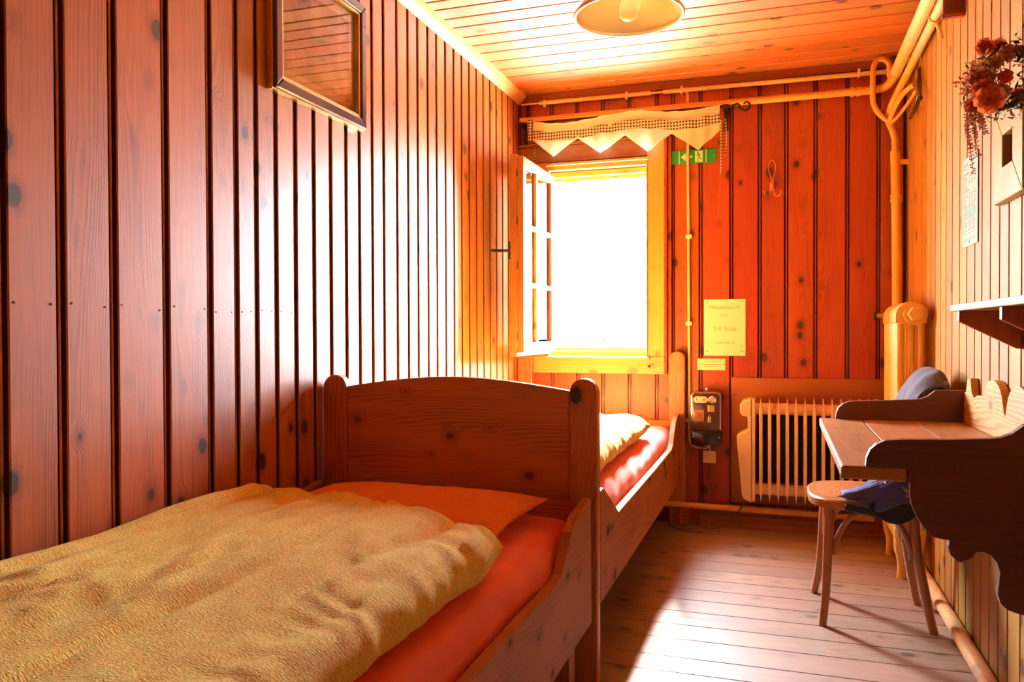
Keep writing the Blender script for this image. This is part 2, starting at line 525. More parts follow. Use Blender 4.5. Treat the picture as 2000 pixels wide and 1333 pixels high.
def arc(cx, cy, r, a0, a1, n):
    return [(cx + r * math.cos(a0 + (a1 - a0) * i / n), cy + r * math.sin(a0 + (a1 - a0) * i / n)) for i in range(n + 1)]


def nz(x, y, z=0.0):
    return noise.noise(Vector((x, y, z)))


def lettering(body, size, loc, rot, mat, parent, align='CENTER', name='lettering', extrude=0.0003):
    c = bpy.data.curves.new(name, 'FONT')
    c.body = body
    c.size = size
    c.align_x = align
    c.align_y = 'CENTER'
    c.extrude = extrude
    o = bpy.data.objects.new(name, c)
    me = bpy.data.meshes.new_from_object(o)
    me.materials.clear()
    me.materials.append(M[mat])
    bpy.data.objects.remove(o)
    o = bpy.data.objects.new(name, me)
    COL.objects.link(o)
    o.parent = parent
    o.location = Vector(loc) - parent_loc(parent)
    o.rotation_euler = rot
    return o


# ------------------------------------------------------------------ the room
XL, XR, YB, YF, ZC = -1.43, 0.60, 4.42, -1.30, 2.405

floor = structure(MB().box(XL - 0.1, XR + 0.1, YF - 0.1, YB + 0.2, -0.10, -0.022).build('floor', 'gap_shade'))
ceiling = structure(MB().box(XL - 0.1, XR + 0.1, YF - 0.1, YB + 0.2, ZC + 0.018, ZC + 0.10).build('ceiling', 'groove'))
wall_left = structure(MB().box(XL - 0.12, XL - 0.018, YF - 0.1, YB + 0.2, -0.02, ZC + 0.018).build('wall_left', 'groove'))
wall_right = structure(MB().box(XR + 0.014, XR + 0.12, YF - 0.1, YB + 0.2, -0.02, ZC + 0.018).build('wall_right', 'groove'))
wall_front = structure(MB().box(XL - 0.1, XR + 0.1, YF - 0.12, YF, -0.02, ZC + 0.018).build('wall_front', 'fill_wall'))
HX0, HX1, HZ0, HZ1 = -1.255, -0.685, 0.90, 1.955
wb = MB()
wb.box(XL - 0.1, HX0, YB + 0.018, YB + 0.20, -0.02, ZC + 0.018)
wb.box(HX1, XR + 0.1, YB + 0.018, YB + 0.20, -0.02, ZC + 0.018)
wb.box(HX0, HX1, YB + 0.018, YB + 0.20, -0.02, HZ0)
wb.box(HX0, HX1, YB + 0.018, YB + 0.20, HZ1, ZC + 0.018)
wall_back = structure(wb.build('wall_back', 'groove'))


def bead_profile(u0, u1, depth=0.018, half=0.014, bead=0.0035):
    """board with a bead standing in the joint at its low edge; (u, d) with d = 0 the visible face"""
    return [(u0 - bead, depth), (u0 - bead, 0.0075), (u0 - bead * 0.4, 0.0055), (u0 + bead * 0.4, 0.0055), (u0 + bead, 0.0075), (u0 + bead, depth * 0.82),
            (u0 + half - 0.003, depth * 0.82), (u0 + half - 0.0025, 0.003), (u0 + half, 0.0),
            (u1 - half, 0.0), (u1 - half + 0.0025, 0.003), (u1 - half + 0.003, depth * 0.82),
            (u1 - bead - 0.0004, depth * 0.82), (u1 - bead - 0.0004, depth)]


ys = [1.158, 1.293, 1.433, 1.596, 1.756, 1.866, 1.955, 2.05, 2.152, 2.256, 2.359, 2.460, 2.553, 2.650, 2.740, 2.853, 2.952, 3.045, 3.146, 3.239]
while ys[-1] < YB - 0.14:
    ys.append(ys[-1] + 0.098)
ys.append(YB - 0.002)
while ys[0] > YF + 0.15:
    ys.insert(0, ys[0] - 0.132)
ys.insert(0, YF)
for a, b in zip(ys, ys[1:]):
    sc_ = min(1.0, (b - a) / 0.13) ** 0.5
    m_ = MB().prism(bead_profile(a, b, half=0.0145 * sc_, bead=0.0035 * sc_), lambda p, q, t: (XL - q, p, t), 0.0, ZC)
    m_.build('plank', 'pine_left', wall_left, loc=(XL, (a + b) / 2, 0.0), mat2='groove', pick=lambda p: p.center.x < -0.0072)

nails = MB()
for a, b in zip(ys, ys[1:]):
    if a < 0.9:
        continue
    for u in (a + 0.024, b - 0.024):
        nails.lathe([(0.0028, 0.0), (0.0028, 0.0006), (0.0, 0.0009)], (XL, u + random.uniform(-.003, .003), 1.108 + random.uniform(-.006, .006)), 'X', 6)
no = nails.build('nail_heads', 'nail', wall_left)
no['kind'] = 'stuff'

xs_b = [XL, -1.375, -1.235, -1.085, -0.938, -0.788, -0.637, -0.55, -0.402, -0.242, -0.097, 0.035, 0.178, 0.330, 0.475, XR]
for a, b in zip(xs_b, xs_b[1:]):
    spans = [(0.0, ZC)]
    if b > HX0 - 0.02 and a < HX1 + 0.02:
        spans = [(0.0, HZ0 - 0.02), (HZ1 + 0.055, ZC)]
    for z0, z1 in spans:
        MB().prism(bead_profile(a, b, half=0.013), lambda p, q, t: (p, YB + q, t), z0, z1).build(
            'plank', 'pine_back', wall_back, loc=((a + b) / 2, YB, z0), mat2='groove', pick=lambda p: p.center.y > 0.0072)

ys_r = [2.403, 2.522, 2.624, 2.726, 2.836, 2.929, 3.047, 3.159, 3.287, 3.400, 3.507]
while ys_r[-1] < YB - 0.15:
    ys_r.append(ys_r[-1] + 0.110)
ys_r.append(YB - 0.001)
while ys_r[0] > YF + 0.16:
    ys_r.insert(0, ys_r[0] - 0.110)
ys_r.insert(0, YF)
for k, (a, b) in enumerate(zip(ys_r, ys_r[1:])):
    prof = bead_profile(a, b, 0.014, 0.0085 if k % 2 else 0.006, 0.0022)
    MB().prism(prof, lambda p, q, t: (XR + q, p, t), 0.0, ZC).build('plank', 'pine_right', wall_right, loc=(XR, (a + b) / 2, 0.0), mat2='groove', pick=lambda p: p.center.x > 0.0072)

yc = [3.035, 3.119, 3.224, 3.326, 3.447, 3.560, 3.672, 3.801, 3.936, 4.060, 4.179, 4.300, YB - 0.001]
while yc[0] > YF + 0.16:
    yc.insert(0, yc[0] - 0.113)
yc.insert(0, YF)
for a, b in zip(yc, yc[1:]):
    MB().prism(bead_profile(a, b, 0.018, 0.007, 0.0018), lambda p, q, t: (t, p, ZC + q), XL, XR).build(
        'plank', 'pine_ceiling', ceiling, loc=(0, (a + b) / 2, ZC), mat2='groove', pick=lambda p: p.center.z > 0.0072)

yf = [2.467, 2.584, 2.739, 2.876, 3.015, 3.151, 3.285, 3.420, 3.560, 3.712, 3.830, 3.928, 4.060, 4.193, 4.310, YB]
while yf[0] > YF + 0.18:
    yf.insert(0, yf[0] - 0.137)
yf.insert(0, YF)
for a, b in zip(yf, yf[1:]):
    cuts = [(XL, XR)]
    if abs(a - 4.060) < 1e-6:
        cuts = [(XL, -0.175), (-0.174, XR)]
    g = 0.0013
    for x0, x1 in cuts:
        prof = [(a + g, -0.022), (a + g, -0.002), (a + g + 0.0015, 0.0), (b - g - 0.0015, 0.0), (b - g, -0.002), (b - g, -0.022)]
        MB().prism(prof, lambda p, q, t: (t, p, q), x0, x1).build('plank', 'floorboard', floor, loc=((x0 + x1) / 2, (a + b) / 2, 0))

# trims
q = [(XL, ZC), (XL + 0.045, ZC), (XL + 0.040, ZC - 0.014), (XL + 0.026, ZC - 0.032), (XL + 0.010, ZC - 0.046), (XL, ZC - 0.050)]
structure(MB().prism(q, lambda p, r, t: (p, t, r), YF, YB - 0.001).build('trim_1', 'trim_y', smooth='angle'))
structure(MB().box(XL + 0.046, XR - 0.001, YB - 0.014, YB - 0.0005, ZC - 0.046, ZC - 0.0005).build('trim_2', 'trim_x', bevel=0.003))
bb = MB()
bb.box(-0.41, XR - 0.003, YB - 0.016, YB - 0.0005, 0.0, 0.115)
bb.box(-0.41, XR - 0.003, YB - 0.034, YB - 0.018, 0.0, 0.062)
bb.box(-0.41, XR - 0.003, YB - 0.050, YB - 0.036, 0.0, 0.030)
structure(bb.build('baseboard_back', 'base_x', bevel=0.003))
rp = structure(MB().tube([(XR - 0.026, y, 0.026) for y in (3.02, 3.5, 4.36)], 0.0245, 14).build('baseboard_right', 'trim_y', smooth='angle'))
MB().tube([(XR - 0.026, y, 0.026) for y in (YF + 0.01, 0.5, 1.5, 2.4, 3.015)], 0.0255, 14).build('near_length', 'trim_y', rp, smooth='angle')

# ------------------------------------------------------------------ window
win = structure(thing('window_1', 'x', 'x', (-0.965, YB, 0.9)))
del win['label'], win['category']
# casing boards lie on the wall face
MB().box(-0.690, -0.594, YB - 0.022, YB - 0.0005, 0.905, 2.100).build('casing', 'window_z', win, bevel=0.003)
MB().box(XL + 0.004, -0.594, YB - 0.022, YB - 0.0005, 0.808, 0.904).build('casing', 'window_x', win, bevel=0.003)
MB().box(XL + 0.004, -0.691, YB - 0.022, YB - 0.0005, 2.006, 2.100).build('casing', 'trim_x', win, bevel=0.003)
MB().box(XL + 0.004, -1.256, YB - 0.022, YB - 0.0005, 0.905, 2.005).build('casing', 'window_z', win, bevel=0.003)
MB().box(-0.592, -0.578, YB - 0.034, YB - 0.0005, 0.808, 2.100).build('moulding', 'pine_back', win, bevel=0.004)
MB().box(-0.577, -0.556, YB - 0.018, YB - 0.0005, 0.808, 2.100).build('moulding', 'pine_back', win, bevel=0.004)
MB().box(XL + 0.004, -0.578, YB - 0.034, YB - 0.0005, 2.101, 2.116).build('moulding', 'trim_x', win, bevel=0.004)


def ring(x0, x1, z0, z1, X0, X1, Z0, Z1, y0, y1):
    """picture-frame ring: outer X0.. opening x0.. as four bars"""
    m = MB()
    m.box(X0, X1, y0, y1, z1, Z1)
    m.box(X0, X1, y0, y1, Z0, z0)
    m.box(X0, x0, y0, y1, z0, z1)
    m.box(x1, X1, y0, y1, z0, z1)
    return m


ring(-1.246, -0.691, 0.906, 1.958, -1.2545, -0.6855, 0.8995, 1.9995, YB - 0.030, YB + 0.016).build('frame_step', 'window_x', win, bevel=0.002)
ring(-1.243, -0.696, 0.932, 1.925, -1.2545, -0.6855, 0.9005, 1.9545, YB + 0.017, YB + 0.050).build('frame_step', 'window_x', win, bevel=0.002)
ring(-1.240, -0.702, 0.951, 1.906, -1.2545, -0.6855, 0.9005, 1.9545, YB + 0.051, YB + 0.190).build('frame_step', 'window_z', win, bevel=0.002)
MB().box(-1.275, -0.672, YB - 0.055, YB - 0.031, 0.888, 0.902).build('sill', 'window_x', win, bevel=0.003)
MB().box(-1.262, -0.678, YB - 0.048, YB - 0.031, 1.982, 1.997).build('hood', 'window_x', win, bevel=0.003)
for z in (1.839, 1.565, 1.282):
    MB().box(-0.7, -0.6915, YB + 0.004, YB + 0.014, z - 0.028, z + 0.028).build('keeper', 'white_plastic', win, bevel=0.002)
MB().lathe([(0.0, -0.036), (0.006, -0.034), (0.008, -0.028), (0.005, -0.022), (0.003, -0.018), (0.003, 0.0)], (-0.675, YB - 0.022, 0.851), 'Y', 12).build(
    'knob', 'dull_metal', win, smooth='angle')
# casement swung right into the room
sash = MB()
SX0, SX1, SY0, SY1, SZ0, SZ1 = -1.246, -1.214, 3.815, 4.385, 0.940, 1.925
st = 0.048
sash.box(SX0, SX1, SY0, SY0 + st, SZ0, SZ1)
sash.box(SX0, SX1, SY1 - st, SY1, SZ0, SZ1)
sash.box(SX0, SX1, SY0 + st, SY1 - st, SZ0, SZ0 + st)
sash.box(SX0, SX1, SY0 + st, SY1 - st, SZ1 - st, SZ1)
so = sash.build('sash', 'sash_wood', win, bevel=0.003)
out = MB()
out.box(SX0 - 0.034, SX0 - 0.001, SY0 - 0.014, SY0 + st, SZ0 - 0.022, SZ1 + 0.010)
out.box(SX0 - 0.034, SX0 - 0.001, SY1 - st, SY1, SZ0 - 0.022, SZ1 + 0.010)
out.box(SX0 - 0.034, SX0 - 0.001, SY0 + st, SY1 - st, SZ0 - 0.022, SZ0 + st)
out.box(SX0 - 0.034, SX0 - 0.001, SY0 + st, SY1 - st, SZ1 - st, SZ1 + 0.010)
so2 = out.build('outer_sash', 'sash_wood', win, bevel=0.003)
ymid = 4.062
MB().box(SX0 + 0.004, SX1 - 0.002, ymid - 0.012, ymid + 0.012, SZ0 + st + .0005, SZ1 - st - .0005).build('muntin', 'window_z', so, bevel=0.002)
zs_m = [SZ0 + st + (SZ1 - SZ0 - 2 * st) * k / 3 for k in (1, 2)]
for z in zs_m:
    for y0, y1 in ((SY0 + st + .0005, ymid - 0.0125), (ymid + 0.0125, SY1 - st - .0005)):
        MB().box(SX0 + 0.004, SX1 - 0.002, y0, y1, z - 0.012, z + 0.012).build('muntin', 'window_z', so, bevel=0.002)
zb = [SZ0 + st, zs_m[0], zs_m[1], SZ1 - st]
for i in range(3):
    for y0, y1 in ((SY0 + st + .0005, ymid - 0.0125), (ymid + 0.0125, SY1 - st - .0005)):
        MB().box(SX0 + 0.012, SX0 + 0.016, y0, y1, zb[i] + 0.0125, zb[i + 1] - 0.0125).build('pane', 'glass', so)
MB().box(SX0 - 0.018, SX0 - 0.014, SY0 + st + 0.0005, SY1 - st - 0.0005, SZ0 + st + 0.0005, SZ1 - st - 0.0005).build('pane', 'glass', so2)
MB().box(SX0 - 0.006, SX0 + 0.004, SY0 - 0.003, SY0 - 0.0003, SZ0 + 0.02, SZ1 - 0.03).build('lock_strip', 'brass', so)
for z in (1.02, 1.38, 1.60, 1.84):
    MB().box(SX0 - 0.005, SX0 + 0.003, SY0 - 0.006, SY0 - 0.0032, z - 0.02, z + 0.02).build('lock_bolt', 'dull_metal', so, bevel=0.001)
hd = MB()
hd.box(SX0 - 0.050, SX0 - 0.036, SY0 + 0.004, SY0 + 0.026, 1.41, 1.50)
hd.tube([(SX0 - 0.05, SY0 + 0.015, 1.455), (SX0 - 0.085, SY0 + 0.015, 1.455), (SX0 - 0.100, SY0 - 0.03, 1.452), (SX0 - 0.102, SY0 - 0.09, 1.448)], 0.008, 8)
hd.build('handle', 'dull_metal', so2, bevel=0.001, smooth='angle')

# boxed-in board high on the right wall, its unlit shade in the colour
rb = structure(MB().box(0.533, XR - 0.0005, 3.085, 3.100, 2.131, 2.222).build('trim_3', 'red_board', bevel=0.002))
MB().box(0.530, XR - 0.0005, 3.080, 3.104, 2.118, 2.130).build('cleat', 'pine_back', rb, bevel=0.002)

# ------------------------------------------------------------------ outside
gb = MB()
gb.grid(24, 24, lambda u, v: (-40 + 80 * u, 5.2 + 75 * v, -1.8 + 0.8 * nz(u * 5, v * 5) + max(0.0, v - 0.1) * 3.0))
structure(gb.build('ground', 'ground', smooth=True))


def spruce(x, y, h, r, label, seed):
    rr = random.Random(seed)
    z0 = -1.7 + max(0.0, (y - 5.2) / 75 - 0.1) * 3.0
    t_ = thing('spruce', label, 'tree', (x, y, z0), 'trees outside the window')
    MB().tube([(x, y, z0), (x, y, z0 + h * 0.5), (x, y, z0 + h)], [0.16, 0.09, 0.02], 8).build('trunk', 'bark', t_)
    m = MB()
    for k in range(26):
        f = k / 25
        zz = z0 + h * (0.10 + 0.88 * f)
        rad = r * (1 - f) ** 0.85 + 0.06
        nb = int(9 + 8 * (1 - f))
        for j in range(nb):
            a = 2 * PI * (j + rr.random() * 0.8) / nb + k
            L = rad * rr.uniform(0.75, 1.1)
            d = Vector((math.cos(a), math.sin(a), -0.30))
            s = Vector((-math.sin(a), math.cos(a), 0))
            c = Vector((x, y, zz))
            tip = c + d * L
            for w in (-1, 1):
                m.add([c, c + d * L * 0.55 + s * w * L * 0.20 + Vector((0, 0, -0.06 * L)), tip, c + d * L * 0.5 + Vector((0, 0, 0.05))], [(0, 1, 2, 3)])
    m.build('crown', 'needles', t_)


spruce(-2.75, 17.0, 9.0, 1.15, 'faint pale spruce at the right side of the window view', 3)
spruce(-4.75, 22.5, 7.8, 1.3, 'faint pale spruce in the middle of the window view', 5)

# ------------------------------------------------------------------ soft things


def cushion(m, nu, nv, px, py, mid, th, R, top=None, bulge=1.0, under=0.5):
    """closed padded slab; px(s,t), py(s,t) give the outline, R the edge roll in plan, top(s,t,f) extra height"""
    wid = abs(px(1, .5) - px(0, .5))
    dep = abs(py(.5, 1) - py(.5, 0))

    def warp(a, n):
        e = min(0.24, 0.9 * R / n)      # more columns near the rolled edge
        if a < 0.25:
            return e * (1 - math.cos(a / 0.25 * PI / 2))
        if a > 0.75:
            return 1 - e * (1 - math.cos((1 - a) / 0.25 * PI / 2))
        return e + (a - 0.25) / 0.5 * (1 - 2 * e)

    def fz(s, t):
        d = min(s * wid, (1 - s) * wid)
        d2 = min(t * dep, (1 - t) * dep)
        f1 = math.sqrt(max(0.0, 1 - (1 - min(d / R, 1)) ** 2))
        f2 = math.sqrt(max(0.0, 1 - (1 - min(d2 / R, 1)) ** 2))
        return f1 * f2

    def up(u, v):
        s, t = warp(u, wid), warp(v, dep)
        f = fz(s, t)
        return (px(s, t), py(s, t), mid + th * 0.5 * f * bulge + (top(s, t, f) if top else 0.0))

    def dn(u, v):
        s, t = warp(1 - u, wid), warp(v, dep)
        return (px(s, t), py(s, t), mid - th * under * fz(s, t))
    m.grid(nu, nv, up)
    m.grid(nu, nv, dn)
    return m


def make_bed(label, y0, y1, posts_front, kind):
    b = thing('bed', label, 'bed', (-0.96, (y0 + y1) / 2, 0.0), 'wooden single beds along the left wall')
    xr = -0.505
    if kind == 'far':
        prof = [(y0 + 0.041, 0.570), (2.385, 0.571), (2.57, 0.475), (2.625, 0.446), (3.44, 0.449), (4.00, 0.456)]
        prof += [(4.06, 0.475), (4.109, 0.520), (4.18, 0.575), (4.257, 0.598), (y1 - 0.041, 0.598), (y1 - 0.041, 0.232), (y0 + 0.041, 0.232)]
    else:
        prof = [(0.20, 0.432), (1.60, 0.432), (1.885, 0.428), (1.93, 0.437), (2.030, 0.520), (2.09, 0.545), (2.14, 0.552), (2.255, 0.566), (2.263, 0.20), (0.20, 0.20)]
        xr = -0.516
    MB().prism(prof, lambda p, q, t: (t, p, q), xr - 0.026, xr).build('side_rail', 'bed_y', b, bevel=0.003)
    MB().prism(prof, lambda p, q, t: (t, p, q), XL + 0.004, XL + 0.030).build('side_rail', 'bed_y', b, bevel=0.003)

    def post(xc, y, top, w=0.043, th=0.040):
        pts = [(xc - w, 0.0), (xc + w, 0.0), (xc + w, top - w)] + arc(xc, top - w, w, 0, PI, 14)[1:]
        MB().prism(pts, lambda p, q, t: (p, t, q), y, y + th).build('post', 'bed_z', b, bevel=0.006)
    if kind == 'far':
        post(-0.548, y0, 0.907)
        post(XL + 0.047, y0, 0.907)
        pl, pr = XL + 0.0905, -0.5915
        n = 24
        pts = [(pl, 0.25), (pr, 0.25)]
        for i in range(n + 1):
            f = i / n
            x = pr + (pl - pr) * f
            pts.append((x, 0.870 + 0.036 * math.sin(PI * f)))
        MB().prism(pts, lambda p, q, t: (p, t, q), y0 + 0.008, y0 + 0.032).build('head_panel', 'bed_x', b, bevel=0.003)
        post(-0.523, y1 - 0.040, 0.935)
        post(XL + 0.047, y1 - 0.040, 0.935)
        MB().box(XL + 0.0905, -0.5665, y1 - 0.032, y1 - 0.008, 0.25, 0.56).build('foot_panel', 'bed_x', b, bevel=0.003)
        MB().box(XL + 0.031, xr - 0.027, y0 + 0.05, y1 - 0.05, 0.285, 0.345).build('slat_base', 'bed_y', b)
    else:
        MB().box(XL + 0.031, xr - 0.027, 2.264, 2.286, 0.22, 0.545).build('head_panel', 'bed_x', b, bevel=0.003)
        for x in (xr - 0.10, XL + 0.032):
            MB().box(x, x + 0.06, 2.16, 2.22, 0.0, 0.262).build('leg', 'bed_z', b, bevel=0.004)
            MB().box(x, x + 0.06, 0.28, 0.34, 0.0, 0.262).build('leg', 'bed_z', b, bevel=0.004)
        MB().box(XL + 0.031, xr - 0.027, 0.22, 2.262, 0.263, 0.325).build('slat_base', 'bed_y', b)
        MB().box(XL + 0.031, xr - 0.027, 0.18, 0.204, 0.20, 0.62).build('foot_panel', 'bed_x', b, bevel=0.003)
    return b


make_bed('varnished pine bed beneath the window, with round-topped posts and a tall arched headboard', 2.295, 4.400, True, 'far')
make_bed('varnished pine bed in front of the tall arched headboard, with a yellow duvet on it', 0.18, 2.29, True, 'near')


def mattress(y0, y1, x1, zt, zb, label, seed):
    def top(s, t, f):
        e = max(0.0, s - 0.55) / 0.45
        w = 0.004 * nz(s * 9 + seed, t * 26) * f + 0.0025 * nz(s * 30, t * 60 + seed) * f
        return w - 0.014 * e * e * f

    def px(s, t):
        w = 0.009 * nz(t * 14 + seed, 3.1) * max(0.0, s * 2 - 1)
        return XL + 0.035 + (x1 - XL - 0.035) * s + w
    m = cushion(MB(), 60, 120, px, lambda s, t: y0 + (y1 - y0) * t, (zt + zb) / 2, zt - zb, 0.055, top)
    return tag(m.build('mattress', 'sheet', smooth=True, doubles=True), label, 'mattress')


mattress(0.23, 2.258, -0.548, 0.520, 0.327, 'mattress in a red fitted sheet beneath the folded yellow duvet', 1.0)
mattress(2.345, 4.345, -0.540, 0.548, 0.348, 'sunlit mattress in a red fitted sheet on the bed under the window', 7.0)


def pillow(name, mat, x0, x1, y0, y1, mid, th, label, skew=0.0, seed=0.0):
    def px(s, t):
        pin = 0.022 * math.sin(PI * t)
        return x0 + (x1 - x0) * s + (0.5 - s) * 2 * pin + 0.004 * nz(t * 9 + seed, 1.7)

    def py(s, t):
        pin = 0.030 * math.sin(PI * s)
        return y0 + (y1 - y0) * t + (0.5 - t) * 2 * pin + skew * s

    def top(s, t, f):
        return (0.012 * nz(s * 4 + seed, t * 4) + 0.004 * nz(s * 14, t * 14 + seed)) * f
    m = cushion(MB(), 56, 40, px, py, mid, th, (y1 - y0) * 0.5, top)
    return tag(m.build(name, mat, smooth=True, doubles=True), label, 'pillow')


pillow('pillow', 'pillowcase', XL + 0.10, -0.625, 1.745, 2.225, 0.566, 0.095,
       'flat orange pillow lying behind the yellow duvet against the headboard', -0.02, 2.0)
pillow('bolster', 'sheet', XL + 0.05, XL + 0.33, 2.10, 2.256, 0.545, 0.060,
       'small dark red cushion corner showing left of the orange pillow', 0.0, 4.0)


def make_duvet(label, x0, x1, yn, yfl, yfr, mid, th, seed, creases):
    """yn near edge, yfl / yfr far edge at the wall side and at the room side"""
    def px(s, t):
        w = 0.016 * nz(t * 7 + seed, 5.0) + 0.006 * nz(t * 25 + seed, 2.0)
        return x0 + (x1 - x0) * s + w * max(0.0, 2 * s - 1)

    def py(s, t):
        far = yfl + (yfr - yfl) * s ** 1.5 + 0.014 * nz(s * 6 + seed, 9.0)
        return yn + (far - yn) * t

    def top(s, t, f):
        h = 0.0
        for c0, drift, dep, wd in creases:
            c = c0 + drift * (t - 0.5) + 0.02 * nz(t * 3.2 + seed, c0 * 9)
            h -= dep * math.exp(-((s - c) / wd) ** 2) * (0.35 + 0.65 * min(1.0, max(0.0, 0.5 + 1.4 * nz(t * 2.6 + seed, c0 * 5))))
        h += 0.020 * nz(s * 2.3 + seed, t * 3.1)
        h += 0.008 * nz(s * 11 + 2.0 * nz(s * 3, t * 3), t * 5 + seed)
        h += 0.0045 * nz(s * 34 + seed, t * 15)
        h += 0.010 * (0.5 - abs(nz(s * 7 + seed, t * 2.2 + 4.0)) * 1.6)
        # puckers running in from the room-side edge
        e = max(0.0, (s - 0.70) / 0.30)
        h += 0.011 * e * math.sin(t * 64 + 9 * nz(t * 9, s * 3 + seed)) * (0.4 + 0.6 * nz(t * 6, seed + 3.0))
        # a gathered knot of folds
        dx, dy = (s - 0.36), (t - 0.46)
        r = math.hypot(dx * 0.85, dy * 1.5)
        rn = 1 - 2.2 * abs(nz(s * 17 + 2 * nz(s * 6, t * 6), t * 14 + seed))
        h += 0.010 * math.exp(-(r / 0.16) ** 2) * (rn - 0.3)
        return h * f
    m = cushion(MB(), 190, 260, px, py, mid, th, 0.075, top)
    return tag(m.build('duvet', 'duvet', smooth=True, doubles=True), label, 'duvet')


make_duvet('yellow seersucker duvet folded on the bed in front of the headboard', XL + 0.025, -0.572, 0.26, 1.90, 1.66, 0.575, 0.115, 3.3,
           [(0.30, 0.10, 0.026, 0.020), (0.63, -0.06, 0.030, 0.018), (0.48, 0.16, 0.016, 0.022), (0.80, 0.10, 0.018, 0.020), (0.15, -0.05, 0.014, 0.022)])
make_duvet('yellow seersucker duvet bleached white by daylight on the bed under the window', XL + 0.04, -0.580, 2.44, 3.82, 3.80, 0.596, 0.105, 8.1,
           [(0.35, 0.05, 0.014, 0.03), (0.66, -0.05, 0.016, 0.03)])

# ------------------------------------------------------------------ finned electric radiator and its board
hb = MB().box(-0.243, 0.545, YB - 0.012, YB - 0.0008, 0.128, 0.796).build('heat_board', 'shield', bevel=0.002)
tag(hb, 'plain orange-brown board fixed to the wall behind the finned radiator', 'board')
rad = thing('finned_radiator', 'cream finned electric radiator on the back wall in front of the orange-brown board', 'radiator', (0.12, 4.30, 0.17))
cap = [(-0.134, 0.702), (-0.178, 0.688), (-0.190, 0.668), (-0.190, 0.628), (-0.180, 0.612), (-0.152, 0.606), (-0.150, 0.540), (-0.207, 0.508),
       (-0.204, 0.470), (-0.182, 0.205), (-0.172, 0.185), (-0.134, 0.170)]
MB().prism(cap, lambda p, q, t: (p, t, q), 4.225, 4.365).build('control_end', 'cream_metal', rad, bevel=0.006)
MB().box(-0.132, -0.116, 4.23, 4.36, 0.175, 0.700).build('end_plate', 'cream_metal', rad, bevel=0.003)
fin_me = None
for k in range(13):
    x = -0.0885 + 0.0425 * k
    if fin_me is None:
        m = MB()
        prof = [(-0.0035, 0.196), (0, 0.170), (0.0035, 0.196), (0.0085, 0.235), (0.0085, 0.636), (0.0035, 0.676), (0, 0.704), (-0.0035, 0.676), (-0.0085, 0.636), (-0.0085, 0.235)]
        m.prism(prof, lambda p, q, t: (x + p, t, q), 4.236, 4.352)
        fo = m.build('fin', 'cream_metal', rad, bevel=0.003, loc=(x, 4.29, 0.17))
        fin_me = fo
    else:
        c = fin_me.copy()
        COL.objects.link(c)
        c.parent = rad
        c.location = Vector((x, 4.29, 0.17)) - parent_loc(rad)
for z in (0.645, 0.232):
    MB().tube([(-0.116, 4.285, z), (0.44, 4.285, z)], 0.030, 14).build('header_tube', 'cream_metal', rad, smooth='angle')
MB().box(-0.110, 0.440, 4.318, 4.330, 0.265, 0.612).build('core', 'gap_shade', rad)  # near-black plate added so the gaps between the fins read as shade
MB().box(0.445, 0.470, 4.23, 4.36, 0.175, 0.700).build('end_plate', 'cream_metal', rad, bevel=0.003)
MB().box(-0.030, -0.014, 4.226, 4.236, 0.652, 0.676).build('lamp_window', 'petal_orange', rad, bevel=0.001)
for x in (0.0, 0.35):
    MB().box(x - 0.02, x + 0.02, 4.353, YB - 0.0125, 0.55, 0.60).build('bracket', 'dull_metal', rad)

# ------------------------------------------------------------------ cast-iron radiator at the right wall
cr = thing('column_radiator', 'old yellow-painted column radiator by the right wall behind the chair', 'radiator', (0.525, 3.9, 0.0))
sec = None
for k in range(7):
    y = 3.70 + 0.062 * k
    if sec is None:
        m = MB()
        for xx in (0.480, 0.520, 0.560):
            m.tube([(xx, y, 0.20), (xx, y, 0.24), (xx, y, 0.6), (xx, y, 1.06), (xx, y, 1.10)], [0.018, 0.0165, 0.0165, 0.0165, 0.018], 12)
        hp = arc(0.520, 1.105, 0.060, 0, PI, 10)
        m.prism([(p, q + (0 if q > 1.11 else 0)) for p, q in hp] + [(0.46, 1.075), (0.58, 1.075)], lambda p, q, t: (p, t, q), y - 0.026, y + 0.026)
        lp = arc(0.520, 0.185, 0.060, PI, 2 * PI, 10)
        m.prism(lp + [(0.58, 0.215), (0.46, 0.215)], lambda p, q, t: (p, t, q), y - 0.026, y + 0.026)
        sec = m.build('section', 'cast_iron', cr, bevel=0.004, smooth='angle', loc=(0.52, y, 0.2))
    else:
        c = sec.copy()
        COL.objects.link(c)
        c.parent = cr
        c.location = Vector((0.52, y, 0.2)) - parent_loc(cr)
MB().lathe([(0.030, 0.0), (0.046, -0.004), (0.046, -0.016), (0.040, -0.018), (0.0, -0.018)], (0.535, 3.673, 1.112), 'Y', 20).build('end_flange', 'cast_iron', cr, smooth='angle')
MB().lathe([(0.033, 0.0), (0.033, -0.022), (0.028, -0.026), (0.0, -0.026)], (0.535, 3.654, 1.112), 'Y', 6).build('hex_plug', 'cast_iron', cr, bevel=0.002)
MB().tube([(0.520, 3.70, 1.125), (0.520, 4.08, 1.125)], 0.030, 12).build('top_header', 'cast_iron', cr, smooth='angle')
for y in (3.70, 4.072):
    for xx, s in ((0.487, -1), (0.553, 1)):
        m = MB()
        pts = spline([(xx, y, 0.20), (xx + 0.006 * s, y, 0.14), (xx - 0.004 * s, y, 0.07), (xx + 0.003 * s, y, 0.0)], 4)
        m.tube(pts, [0.028 - 0.014 * i / (len(pts) - 1) for i in range(len(pts))], 10)
        m.build('foot', 'cast_iron', cr, smooth='angle')
